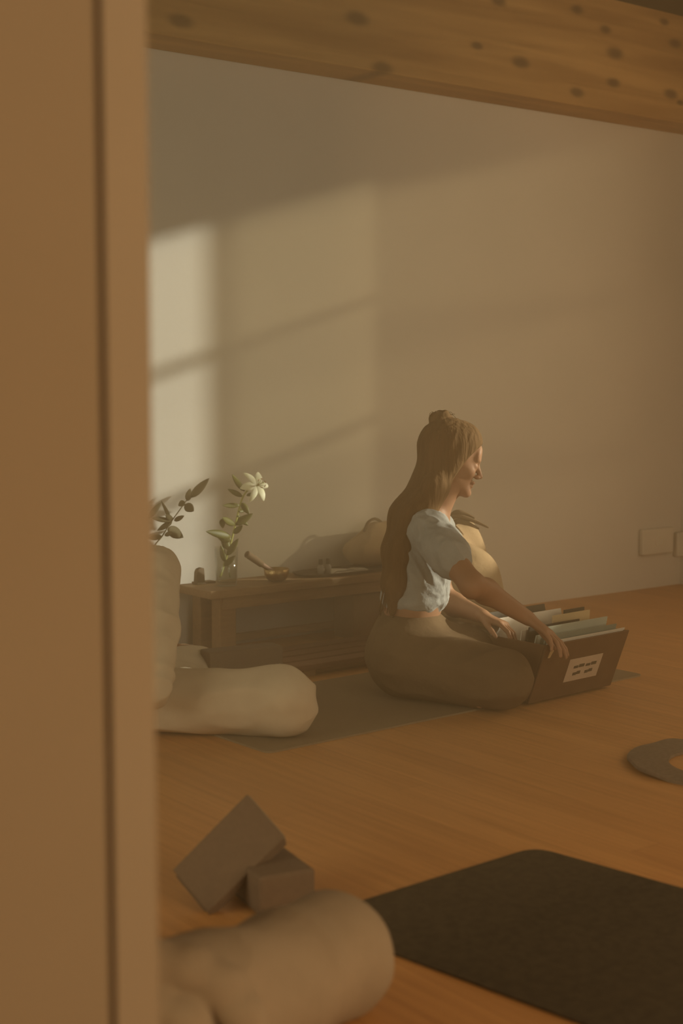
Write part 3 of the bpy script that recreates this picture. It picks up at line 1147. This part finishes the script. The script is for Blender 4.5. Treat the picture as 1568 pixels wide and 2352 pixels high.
for k, ub in enumerate((lu0 + 0.030, lu0 + 0.089)):
    w_ = 0.050
    mark(ub, ub + w_ * .42, lz0 + 0.043, lz0 + 0.051)
    mark(ub + w_ * .50, ub + w_, lz0 + 0.044, lz0 + 0.054)
    mark(ub + 0.004, ub + w_ * .42, lz0 + 0.019, lz0 + 0.028)
    mark(ub + w_ * .45, ub + w_ * .80, lz0 + 0.021, lz0 + 0.031)
q.build('printed_marks', M['ink'], lb)

# the folders and sheets standing in the crate, one object each


def sheet(name, label, cat, u0, u1, v, z0, z1, lean, th, m, zl=0.0, group='folders and sheets in the crate'):
    q = MB()
    q.hexa([CP(u0, v, z0), CP(u1, v, z0), CP(u1, v + th, z0), CP(u0, v + th, z0),
            CP(u0, v + lean, z1 + zl), CP(u1, v + lean, z1), CP(u1, v + lean + th, z1), CP(u0, v + lean + th, z1 + zl)])
    return tag(q.build(name, m), label, cat, group)


sheet('paper_folder', 'teal folder rising just behind the crate front panel', 'folder', 0.03, 0.375, 0.016, 0.012, 0.213, -0.058, 0.004, M['teal'])
sheet('paper_sheet', 'white sheet lining the very front of the crate', 'sheet', 0.02, 0.40, 0.0105, 0.012, 0.200, -0.066, 0.0015, M['paper'])
sheet('paper_folder', 'pale teal folder second from the crate front', 'folder', 0.05, 0.375, 0.040, 0.012, 0.232, -0.045, 0.004, M['teal2'])
sheet('paper_folder', 'dark folder standing between pale teal folder and white papers', 'folder', 0.03, 0.27, 0.062, 0.012, 0.232, -0.038, 0.005, M['blackf'])
sheet('paper_folder', 'manila folder at the right behind the teal folders', 'folder', 0.20, 0.385, 0.085, 0.012, 0.243, -0.01, 0.004, M['manila'])
sheet('paper_folder', 'black folder corner at the far right end of the crate', 'folder', 0.30, 0.40, 0.11, 0.012, 0.246, 0.0, 0.006, M['blackf'])
sheet('paper_sheet', 'big white sheet leaning back in the middle of the crate', 'sheet', 0.06, 0.37, 0.135, 0.012, 0.236, 0.05, 0.003, M['paper'])
sheet('paper_folder', 'black folder sticking up highest at the crate back', 'folder', 0.06, 0.34, 0.175, 0.012, 0.248, 0.055, 0.005, M['blackf'])
sheet('paper_folder', 'pale folder corner poking up beside the near hand', 'folder', 0.012, 0.05, 0.03, 0.012, 0.215, -0.05, 0.004, M['teal2'])
sheet('paper_sheet', 'crumpled white slip at the left end of the crate', 'sheet', 0.012, 0.045, 0.07, 0.012, 0.222, -0.03, 0.003, M['paper'])
sheet('paper_sheet', 'curled pale sheet under the far hand in the crate', 'sheet', 0.012, 0.05, 0.15, 0.012, 0.228, 0.02, 0.003, M['paper'])

# small manila tab bending over the front panel at its left end
q = MB(); q.hexa([face(0.020, 0.150, 0.0), face(0.030, 0.150, 0), face(0.030, .150, .002), face(0.020, .150, .002),
                  face(0.024, 0.188, 0.0), face(0.046, 0.192, 0), face(0.046, .192, .002), face(0.024, .188, .002)])
tag(q.build('paper_tab', M['manila']), 'small yellow tab hanging over the left corner of the crate front', 'tab')


# ================================================================== PEOPLE
UZ = Vector((0, 0, 1))


def head_frame(c, f, u):
    f = Vector(f).normalized()
    u = Vector(u)
    u = (u - f * u.dot(f)).normalized()
    return Vector(c), f, u, u.cross(f)


def head(S, fr, s=1.0):
    c, f, u, l = fr
    ax = (f, u, l)

    def p(a, b_, d=0.0):
        return c + f * (a * s) + u * (b_ * s) + l * (d * s)
    S.ell(p(-.018, .028), ax, (.094 * s, .084 * s, .073 * s), .02)
    S.ell(p(.028, -.030), ax, (.060 * s, .082 * s, .056 * s), .03)
    for sg in (-1, 1):
        S.cap(p(-.012, -.045, .048 * sg), p(.070, -.092, .016 * sg), .022 * s, .017 * s, .02)
        S.ell(p(.062, -.030, .034 * sg), ax, (.022 * s, .022 * s, .020 * s), .015)
        S.ell(p(-.004, -.012, .074 * sg), ax, (.016 * s, .030 * s, .008 * s), .006)
    S.ell(p(.080, -.100), ax, (.017 * s, .015 * s, .020 * s), .012)
    S.ell(p(.077, .022), ax, (.014 * s, .034 * s, .045 * s), .02)
    S.ell(p(.084, .010), ax, (.009 * s, .008 * s, .040 * s), .008)
    for sg in (-1, 1):
        S.ell(p(.092, -.010, .030 * sg), ax, (.012 * s, .012 * s, .017 * s), .008, 'sub')
        S.ell(p(.0755, -.011, .031 * sg), ax, (.0125 * s, .0115 * s, .0135 * s), .003)
    S.cap(p(.086, -.002), p(.108, -.038), .0065 * s, .0085 * s, .008)
    for sg in (-1, 1):
        S.ell(p(.098, -.043, .010 * sg), ax, (.010 * s, .007 * s, .007 * s), .005)
    S.ell(p(.090, -.063), ax, (.0095 * s, .0060 * s, .018 * s), .006)
    S.ell(p(.087, -.075), ax, (.0095 * s, .007 * s, .016 * s), .006)
    S.ell(p(.098, -.069), ax, (.006 * s, .0014 * s, .014 * s), .002, 'sub')


def hand(S, wrist, d, palm_n, thumb_side, s=1.0, curl=(0.35, 0.4, 0.45, 0.5), spread=0.1, thumb_ang=0.7, per=None):
    """palm plus five separate bent fingers; palm_n points out of the palm, thumb_side to the thumb"""
    wrist = Vector(wrist)
    d = Vector(d).normalized()
    n = Vector(palm_n)
    n = (n - d * n.dot(d)).normalized()
    t = d.cross(n)
    if t.dot(Vector(thumb_side)) < 0:
        t = -t
    k = 0.006
    for off, r0, r1 in ((.026, .011, .0105), (.010, .013, .0115), (-.008, .013, .0115), (-.024, .011, .0095)):
        S.cap(wrist + t * off * .55 * s, wrist + d * .082 * s + t * off * s, r0 * s, r1 * s, .012)
    S.cap(wrist + t * .012 * s, wrist + d * .05 * s + t * .026 * s + n * .006 * s, .014 * s, .012 * s, .012)
    lens = ((.042, .024, .020), (.046, .028, .021), (.043, .026, .020), (.033, .019, .018))
    for i, (ls, off) in enumerate(zip(lens, (.027, .009, -.009, -.026))):
        p = wrist + d * (.084 - (0.008 if i == 3 else 0)) * s + t * off * s
        ang = curl[i]
        fd = (d + t * spread * (1.5 - i)).normalized()
        axr = fd.cross(n)
        rr = (.0088, .0080, .0074, .0062) if i < 3 else (.0078, .0070, .0064, .0055)
        cur = fd
        for j in range(3):
            cur = Matrix.Rotation(ang * (0.7 if j == 0 else 1.0), 3, axr) @ cur
            e = p + cur * ls[j] * s
            S.cap(p, e, rr[j] * s, rr[j + 1] * s, .003)
            p = e
    p = wrist + d * .022 * s + t * .022 * s + n * .006 * s
    cur = (d * math.cos(thumb_ang) + t * math.sin(thumb_ang) + n * .3).normalized()
    for j, (ll, r0, r1) in enumerate(((.042, .013, .0105), (.032, .0105, .009), (.026, .009, .0068))):
        e = p + cur * ll * s
        S.cap(p, e, r0 * s, r1 * s, .004)
        p = e
        cur = (cur + d * .35 + n * .15).normalized()


# ------------------------------------------------------------------ the woman at the crate
hip = at(945, 1530, 4.52); hip.z = 0.105
woman = thing('person', 'person in pale blue blouse and dark trousers, half-up long hair, sorting files in the crate', 'person', (hip.x, hip.y, 0))
wc = at(1036, 1046, 4.5)
fdv = (RT * math.cos(R(17)) - UZ * math.sin(R(17)) + DP * 0.02).normalized()
fr = head_frame(wc, fdv, UZ)
shN = at(985, 1218, 4.36); shF = at(1000, 1216, 4.67)
elN = at(1085, 1345, 4.18); wrN = at(1212, 1420, 4.29)
elF = at(1012, 1365, 4.72); wrF = at(1108, 1415, 4.52)
S = SDF((hip.x - .45, hip.y - .75, 0.0), (hip.x + .72, hip.y + .42, 0.90), 0.0036)
head(S, fr)
nb = at(985, 1195, 4.52); nt_ = at(1012, 1115, 4.5)
S.chain([nb, nt_], [.055, .048], .02)
S.chain([at(1000, 1165, 4.5), at(1025, 1120, 4.5)], [.045, .042], .02)
chest = at(965, 1265, 4.52); waist = at(945, 1390, 4.53)
S.ell(chest, (DP, RT, UZ), (.145, .095, .13), .04)
S.ell(at(985, 1275, 4.44), (DP, RT, UZ), (.05, .06, .05), .03)
S.ell(at(995, 1275, 4.60), (DP, RT, UZ), (.05, .06, .05), .03)
S.ell(at(955, 1345, 4.52), (DP, RT, UZ), (.115, .085, .12), .04)
S.ell(waist, (DP, RT, UZ), (.125, .09, .10), .04)
S.chain([shN, nb, shF], [.045, .05, .045], .03)
S.chain([shN, elN, at(1115, 1358, 4.26), wrN], [.046, .036, .037, .0225], .02)
S.chain([shF, elF, at(1045, 1390, 4.70), wrF], [.046, .036, .037, .0225], .02)
# hips and legs under the trousers, bare feet
pel = Vector((hip.x, hip.y, .12))
S.ell(pel, (DP, RT, UZ), (.16, .12, .11), .04)
knN = at(1150, 1540, 4.27); knN.z = .10
knF = c0 + cx_ * .25 + cy_ * .47; knF.z = .10
anN = c0 + cx_ * -.02 + cy_ * .39; anN.z = .06
anF = c0 + cx_ * -.12 + cy_ * .19; anF.z = .055
S.chain([pel - DP * .08, knN], [.085, .058], .03)
S.chain([pel + DP * .08, knF], [.085, .058], .03)
S.chain([knN, anN], [.052, .034], .02)
S.chain([knF, anF], [.052, .034], .02)
S.chain([anN, anN + RT * .04 + DP * .10 - UZ * .02, anN + RT * .06 + DP * .16 - UZ * .028], [.034, .032, .018], .02)
S.chain([anF, anF + RT * .04 - DP * .10 - UZ * .015, anF + RT * .06 - DP * .15 - UZ * .025], [.034, .030, .016], .02)
hdN = (at(1262, 1456, 4.25) - wrN)
hand(S, wrN, hdN, -RT * .55 - UZ * .75 + DP * .1, DP, 0.95, curl=(.22, .25, .30, .36), spread=.06, thumb_ang=.5)
hdF = (at(1160, 1436, 4.47) - wrF)
hand(S, wrF, hdF, -UZ * .9 - RT * .3, -DP, 0.95, curl=(.45, .5, .55, .6), spread=.06, thumb_ang=.6)
S.mesh('body', M['skin'], woman, smooth_iter=1)

# blouse: cropped, with a puffed sleeve
S = SDF((hip.x - .35, hip.y - .5, 0.18), (hip.x + .45, hip.y + .4, 0.72), 0.0045)
S.ell(chest + UZ * .01, (DP, RT, UZ), (.158, .106, .135), .04)
S.ell(at(988, 1275, 4.44), (DP, RT, UZ), (.058, .068, .062), .03)
S.ell(at(998, 1275, 4.60), (DP, RT, UZ), (.058, .068, .062), .03)
S.ell(at(957, 1335, 4.52), (DP, RT, UZ), (.130, .100, .10), .04)
S.ell(at(950, 1372, 4.53), (DP, RT, UZ), (.134, .104, .06), .03)
S.chain([shN, nb - UZ * .02, shF], [.055, .056, .055], .03)
for sh, el in ((shN, elN), (shF, elF)):
    dd = el - sh
    S.chain([sh, sh + dd * .32, sh + dd * .50, sh + dd * .60], [.056, .062, .058, .045], .02)
S.ell(nb + UZ * .055 + RT * .02, (RT, DP, UZ), (.058, .058, .035), .012, 'sub')
S.ell(nb + UZ * .02 + RT * .085, (RT, DP, UZ), (.05, .06, .07), .012, 'sub')
S.plane(at(950, 1397, 4.52), (-UZ - RT * .03), .004)
f1 = fold_noise(RT * .6 - UZ * 1.0, DP, 5, 34, .0060, 3.0)
f2 = fold_noise(RT, UZ, 5, 46, .005, 9.0)
zsw = at(950, 1335, 4.5).z


def blouse_disp(V):
    a = f1(V)
    b_ = f2(V)
    k = np.clip((zsw + .02 - V[:, 2]) / .05, 0, 1)
    return a * (1 - k) + b_ * k


blouse = S.mesh('blouse', M['blouse'], woman, disp=blouse_disp, smooth_iter=1)
# sleeve cuff bands
for sh, el in ((shN, elN), (shF, elF)):
    dd = el - sh
    q = MB(); q.tube([sh + dd * .60, sh + dd * .625, sh + dd * .655], [.047, .0495, .047], 24); q.build('sleeve_cuff', M['blouse'], blouse, smooth=True)

# trousers
S = SDF((hip.x - .35, hip.y - .75, 0.0), (hip.x + .72, hip.y + .48, 0.34), 0.006)
S.ell(pel + UZ * .005, (DP, RT, UZ), (.185, .145, .125), .05)
S.ell(waist - UZ * .085, (DP, RT, UZ), (.150, .108, .10), .04)
S.chain([pel - DP * .08, knN], [.112, .088], .04)
S.chain([pel + DP * .08, knF], [.112, .088], .04)
S.chain([knN, anN - (anN - knN) * .1], [.080, .062], .04)
S.chain([knF, anF - (anF - knF) * .1], [.080, .062], .04)
S.ell((pel + knN + knF) / 3 + UZ * .03, (DP, RT, UZ), (.17, .13, .08), .05)
S.plane(Vector((0, 0, .012)), -UZ, .01)
S.plane(at(950, 1403, 4.52), (UZ - RT * .05), .006)
S.mesh('trousers', M['pants'], woman, disp=fold_noise(RT, UZ, 4, 14, .006, 1.0), smooth_iter=1)

# hair: cap, long back fall, top bun
S = SDF((hip.x - .35, hip.y - .4, 0.2), (hip.x + .35, hip.y + .35, 0.93), 0.0045)
c, f, u, l = fr
ax = (f, u, l)


def hp(a, b_, d=0.0):
    return c + f * a + u * b_ + l * d


S.ell(hp(-.017, .028), ax, (.096, .088, .080), .02)
S.ell(hp(.026, .044), ax, (.058, .066, .066), .02)
for sg in (-1, 1):
    S.ell(hp(-.005, .0, .052 * sg), ax, (.040, .075, .028), .02)
    S.ell(hp(-.034, -.045, .046 * sg), ax, (.042, .085, .026), .035)
S.chain([hp(-.034, .0), at(988, 1120, 4.5), at(946, 1190, 4.5), at(920, 1265, 4.5), at(908, 1340, 4.5), at(898, 1398, 4.5)],
        [.060, .057, .067, .053, .038, .018], .04)
S.chain([at(998, 1120, 4.43), at(960, 1190, 4.42), at(925, 1265, 4.42), at(908, 1340, 4.42), at(900, 1405, 4.43)], [.034, .042, .040, .030, .012], .04)
S.chain([at(998, 1120, 4.57), at(960, 1190, 4.58), at(925, 1265, 4.58), at(908, 1340, 4.58), at(900, 1390, 4.57)], [.034, .042, .040, .030, .012], .04)
# keep the face free
S.ell(hp(.108, -.020), ax, (.078, .084, .10), .010, 'sub')
S.ell(hp(.075, -.095), ax, (.062, .070, .10), .012, 'sub')
hairdisp = fold_noise(UZ * 1 + RT * .42, DP, 3, 46, .0022, 4.0)
hair = S.mesh('hair', M['hair'], woman, disp=hairdisp, smooth_iter=1)
S = SDF(tuple(at(1014, 955, 4.5) - Vector((.08, .08, .07))), tuple(at(1014, 955, 4.5) + Vector((.08, .08, .07))), 0.003)
for px, py, d, r in ((1003, 962, 4.50, .023), (1022, 962, 4.50, .022), (1003, 966, 4.50, .020), (1018, 956, 4.49, .018), (1010, 952, 4.515, .015), (1027, 966, 4.505, .018), (1014, 970, 4.48, .019), (1014, 968, 4.52, .019), (1022, 947, 4.50, .010), (1000, 955, 4.5, .011)):
    S.ell(at(px, py + 2, d), (RT, DP, UZ), (r * 1.05, r * 1.05, r), .006)
S.chain([at(1000, 975, 4.5), at(990, 985, 4.5)], [.012, .008], .01)
bun = S.mesh('hair_bun', M['hair'], woman, disp=fold_noise(RT + UZ, DP, 12, 60, .003, 2.0))
for i in range(14):
    a0 = at(1008 + random.uniform(-8, 18), 958, 4.5 + random.uniform(-.015, .015))
    a1 = a0 + RT * random.uniform(-.02, .03) + UZ * random.uniform(.008, .022)
    a2 = a1 + RT * random.uniform(-.006, .02) + UZ * random.uniform(-.02, .004)
    q = MB(); q.tube(bez([a0, a1, a2], 5), 0.0008, 5); q.build('loose_strand', M['hair'], bun)
for i in range(22):
    k = random.uniform(-.09, .09)
    x0 = random.uniform(-14, 14)
    q = MB(); q.tube(bez([at(955 + x0, 1180, 4.5 + k), at(915 + x0, 1265, 4.5 + k), at(898 + x0, 1340, 4.5 + k * 1.1), at(889 + x0 * 1.3, 1408 + random.uniform(-15, 12), 4.5 + k)], 5), [0.004] * 8 + [0.004 - .0004 * i for i in range(8)], 6)
    q.build('hair_lock', M['hair'], hair, smooth=True)


# ------------------------------------------------------------------ seated person, cream clothes, behind the partition
p2h = at(250, 1600, 4.12); p2h.z = .11
p2 = thing('person', 'person in cream linen sitting cross-legged by the low table, half hidden by the doorway edge', 'person', (p2h.x, p2h.y, 0))
kN = at(646, 1618, 3.98); kN.z = .10
kF = at(448, 1580, 4.50); kF.z = .075
hN = at(330, 1600, 4.02); hN.z = .095
hF = at(250, 1580, 4.28); hF.z = .115
sN = at(356, 1312, 4.10); sF = at(150, 1290, 4.28)
eN = at(356, 1450, 3.95); wN = at(350, 1590, 3.84)
eF = at(250, 1440, 4.45); wF = at(398, 1492, 4.55)
hd2 = at(215, 1120, 4.2)
fr2 = head_frame(hd2, RT + DP * .3 - UZ * .25, UZ)
ch2 = (sN + sF) / 2 - UZ * .10
S = SDF((p2h.x - .45, p2h.y - .55, 0), (p2h.x + .62, p2h.y + .62, .92), .006)
head(S, fr2)
S.chain([(sN + sF) / 2 + UZ * .01, hd2 - UZ * .07 - RT * .02], [.06, .052], .02)
axd = (sN - sF).normalized()
fwd2 = Vector((0, 0, 1)).cross(axd) * -1
S.ell(ch2, (axd, fwd2, UZ), (.16, .105, .17), .05)
S.ell(p2h + UZ * .12, (axd, fwd2, UZ), (.14, .105, .14), .05)
S.ell(p2h, (axd, fwd2, UZ), (.16, .12, .11), .05)
S.chain([sN, (sN + sF) / 2, sF], [.055, .06, .055], .03)
S.chain([sN, eN, wN], [.052, .042, .026], .02)
S.chain([sF, eF, wF], [.052, .042, .026], .02)
S.chain([hN, kN], [.08, .058], .03)
S.chain([hF, kF], [.08, .055], .03)
aN = at(440, 1640, 4.28); aN.z = .05
aF = at(380, 1640, 4.1); aF.z = .05
S.chain([kN, aN], [.05, .034], .02)
S.chain([kF, aF], [.05, .034], .02)
S.chain([aN, aN - RT * .06 + DP * .08], [.034, .022], .02)
S.chain([aF, aF + RT * .05 - DP * .04], [.034, .022], .02)
hand(S, wF, at(440, 1490, 4.60) - wF, -UZ, -DP, 1.0, curl=(.3, .35, .4, .45))
hand(S, wN, -RT * .8 + DP * .35 - UZ * .25, -UZ, DP, 1.0, curl=(.15, .2, .25, .3))
S.mesh('body', M['skin'], p2, smooth_iter=1)
S = SDF((p2h.x - .45, p2h.y - .5, .08), (p2h.x + .5, p2h.y + .5, .68), .007)
S.ell(ch2, (axd, fwd2, UZ), (.18, .125, .18), .05)
S.ell(p2h + UZ * .12, (axd, fwd2, UZ), (.165, .13, .15), .05)
S.chain([sN, (sN + sF) / 2 - UZ * .015, sF], [.066, .066, .066], .03)
S.chain([sN, eN, wN + UZ * .012], [.066, .062, .054], .02)
S.chain([sF, eF, wF * .7 + eF * .3], [.066, .058, .044], .03)
f2a = fold_noise(RT, UZ, 4, 17, .006, 5.0)
S.mesh('shirt', M['cream'], p2, disp=f2a, smooth_iter=1)
S = SDF((p2h.x - .4, p2h.y - .6, 0), (p2h.x + .68, p2h.y + .62, .34), .007)
S.ell(p2h, (axd, fwd2, UZ), (.18, .15, .125), .05)
S.chain([hN, kN], [.088, .084], .05)
S.chain([hF, kF], [.095, .070], .04)
S.chain([kN, aN - (aN - kN) * .1], [.090, .065], .05)
S.chain([kF, aF - (aF - kF) * .1], [.068, .06], .05)
S.plane(Vector((0, 0, .009)), -UZ, .01)


S.mesh('trousers', M['cream'], p2, disp=fold_noise(RT - UZ * .35, UZ, 3.5, 13, .0075, 8.0), smooth_iter=2)
S = SDF(tuple(hd2 - Vector((.16, .16, .22))), tuple(hd2 + Vector((.16, .16, .17))), .006)
c, f, u, l = fr2
ax = (f, u, l)
S.ell(hp(-.022, .034), ax, (.101, .092, .082), .02)
S.ell(hp(-.06, -.03), ax, (.06, .09, .07), .03)
S.ell(hp(.11, -.04), ax, (.075, .085, .09), .012, 'sub')
S.mesh('hair', M['hair2'], p2, disp=fold_noise(UZ, RT, 4, 40, .003))

# ------------------------------------------------------------------ foreground person, only a knee and lap in view
kn = onz(755, 2200, .09)
hpN = onz(180, 2440, .12)
p3h = at(-20, 2360, 2.15)
p3h = onz(-40, 2350, .13)
p3 = thing('person', 'person in oatmeal trousers in the foreground, showing only a bent knee and lap', 'person', (p3h.x, p3h.y, 0))
hd3 = Vector((p3h.x, p3h.y, .76)) + RT * .03
s3N = Vector((p3h.x, p3h.y, .54)) - DP * .16; s3F = Vector((p3h.x, p3h.y, .54)) + DP * .17
fr3 = head_frame(hd3, RT - UZ * .3, UZ)
k3F = onz(30, 2150, .075)
S = SDF((p3h.x - .4, p3h.y - .6, 0), (p3h.x + .75, p3h.y + .65, .92), .007)
head(S, fr3)
S.chain([Vector((p3h.x, p3h.y, .55)), hd3 - UZ * .07 - RT * .01], [.06, .052], .02)
S.ell(Vector((p3h.x, p3h.y, .43)), (DP, RT, UZ), (.16, .105, .16), .05)
S.ell(Vector((p3h.x, p3h.y, .26)), (DP, RT, UZ), (.14, .10, .14), .05)
S.ell(p3h, (DP, RT, UZ), (.16, .12, .12), .05)
S.chain([s3N, s3F], [.06, .06], .03)
e3 = s3N + RT * .10 - UZ * .24; w3_ = at(250, 2290, 1.98)
S.chain([s3N, e3, w3_], [.05, .042, .026], .02)
e3f = s3F + RT * .03 - UZ * .24; w3f = e3f + RT * .02 - UZ * .10 - DP * .15
S.chain([s3F, e3f, w3f], [.05, .042, .026], .02)
S.chain([hpN, kn], [.085, .062], .03)
S.chain([p3h + DP * .08, k3F], [.085, .062], .03)
a3 = onz(420, 2370, .05)
a3b = onz(330, 2400, .05)
S.chain([kn, a3], [.055, .036], .02)
S.chain([k3F, a3b], [.055, .036], .02)
S.chain([a3, a3 - RT * .08], [.034, .022], .02)
S.chain([a3b, a3b + RT * .08], [.034, .022], .02)
hand(S, w3_, RT + DP * .2, -UZ, DP, 1.0)
hand(S, w3f, RT - DP * .2, -UZ, -DP, 1.0)
S.mesh('body', M['skin'], p3, smooth_iter=1)
S = SDF((p3h.x - .4, p3h.y - .6, 0), (p3h.x + .8, p3h.y + .7, .36), .007)
S.ell(p3h, (DP, RT, UZ), (.19, .15, .13), .05)
S.chain([hpN, kn], [.120, .088], .05)
S.chain([p3h + DP * .06, k3F], [.10, .070], .05)
S.chain([kn, a3 - (a3 - kn) * .1], [.086, .068], .05)
S.chain([k3F, a3b - (a3b - k3F) * .1], [.068, .06], .05)
S.plane(Vector((0, 0, .004)), -UZ, .008)
S.mesh('trousers', M['cream2'], p3, disp=fold_noise(RT - DP * .4, UZ, 3, 8, .006, 2.0), smooth_iter=2)
S = SDF((p3h.x - .4, p3h.y - .6, .08), (p3h.x + .6, p3h.y + .5, .68), .007)
S.ell(Vector((p3h.x, p3h.y, .43)), (DP, RT, UZ), (.18, .125, .17), .05)
S.ell(Vector((p3h.x, p3h.y, .26)), (DP, RT, UZ), (.165, .125, .15), .05)
S.chain([s3N, s3F], [.07, .07], .03)
S.chain([s3N, e3, w3_ * .8 + e3 * .2], [.065, .058, .042], .02)
S.chain([s3F, e3f, w3f * .8 + e3f * .2], [.065, .058, .042], .02)
# gathered hem spilling over the lap
hem = [at(260, 2235, 1.80), at(350, 2222, 1.80), at(440, 2232, 1.79), at(510, 2270, 1.78), at(555, 2330, 1.77), at(580, 2430, 1.76)]
S.chain(hem, [.034, .030, .027, .025, .024, .024], .012)
hem2 = [at(260, 2330, 1.77), at(360, 2318, 1.77), at(430, 2345, 1.76), at(470, 2420, 1.75)]
S.chain(hem2, [.03, .026, .024, .024], .012)
S.chain([at(300, 2290, 1.85), at(420, 2320, 1.84), at(480, 2420, 1.83)], [.045, .042, .04], .012)
S.mesh('shirt', M['cream2'], p3, disp=fold_noise(RT - UZ, UZ, 4, 14, .005, 6.0), smooth_iter=1)
S = SDF(tuple(hd3 - Vector((.16, .16, .22))), tuple(hd3 + Vector((.16, .16, .17))), .006)
c, f, u, l = fr3
ax = (f, u, l)
S.ell(hp(-.022, .034), ax, (.101, .092, .082), .02)
S.ell(hp(-.06, -.03), ax, (.06, .09, .07), .03)
S.ell(hp(.11, -.04), ax, (.075, .085, .09), .012, 'sub')
S.mesh('hair', M['hair'], p3, disp=fold_noise(UZ, RT, 4, 40, .003))

# ------------------------------------------------------------------ book leaning on a foam block behind that knee
K0 = Vector((1.561, 2.099, 0.0)); ku = Vector((-.98, .2, 0)).normalized(); kv = Vector((.2, .98, 0)).normalized()
q = MB(); q.hexa([K0, K0 + kv * .16, K0 + kv * .16 + ku * .115, K0 + ku * .115] + [p + UZ * .078 for p in (K0, K0 + kv * .16, K0 + kv * .16 + ku * .115, K0 + ku * .115)][0:4])
tag(q.build('yoga_block', M['foam'], bevel=.008), 'dark foam yoga block lying flat under the tilted book', 'yoga block')
bk = [at(478, 2096, 2.655), at(654, 1925, 2.74), at(568, 1826, 2.80), at(398, 2000, 2.72)]
ex = (bk[1] - bk[0]); ey = (bk[3] - bk[0]); ez = ex.cross(ey).normalized()
if ez.dot(DP) < 0:
    ez = -ez
book = thing('book', 'dark hardcover book propped on its corner against the foam block', 'book', bk[0])
TB = .022


def bkp(a, b_, d):
    return bk[0] + ex * a + ey * b_ + (bk[2] - bk[1] - bk[3] + bk[0]) * a * b_ + ez * d


def bkbox(name, a0, a1, b0, b1, d0, d1, m, bev=.001):
    q = MB(); q.hexa([bkp(a0, b0, d0), bkp(a1, b0, d0), bkp(a1, b1, d0), bkp(a0, b1, d0), bkp(a0, b0, d1), bkp(a1, b0, d1), bkp(a1, b1, d1), bkp(a0, b1, d1)])
    return q.build(name, m, book, bevel=bev)


bkbox('front_cover', 0, 1, 0, 1, -.004, 0, M['foam'])
bkbox('back_cover', 0, 1, 0, 1, TB, TB + .004, M['foam'])
bkbox('spine', 0, 1, 0, .03, 0, TB, M['foam'])
bkbox('pages', .02, 1.014, .03, .965, 0, TB, M['pages'], 0)

# ================================================================== WARM HAZE filling the room, its dense bank standing in for glare
def haze(lo, hi, density, label):
    q = MB(); q.box(lo, hi)
    hz = bpy.data.materials.new('warm_haze')
    hz.use_nodes = True
    nt = hz.node_tree
    nt.nodes.remove(nt.nodes['Principled BSDF'])
    vs_ = nt.nodes.new('ShaderNodeVolumeScatter')
    vs_.inputs['Color'].default_value = (1.0, 0.74, 0.45, 1)
    vs_.inputs['Density'].default_value = density
    vs_.inputs['Anisotropy'].default_value = 0.1
    nt.links.new(vs_.outputs[0], nt.nodes['Material Output'].inputs['Volume'])
    o = q.build('haze', hz)
    o['kind'] = 'stuff'
    tag(o, label, 'haze')


haze((XL - .14, YN - .14, -.08), (XR + .14, YB + .14, ZC + .14), HAZE, 'thin warm haze hanging in the air of the whole room')
haze((XL - .12, 1.8, -.07), (3.4, YB + .12, 2.35), BANK, 'denser haze bank added before the back wall to stand in for glare')
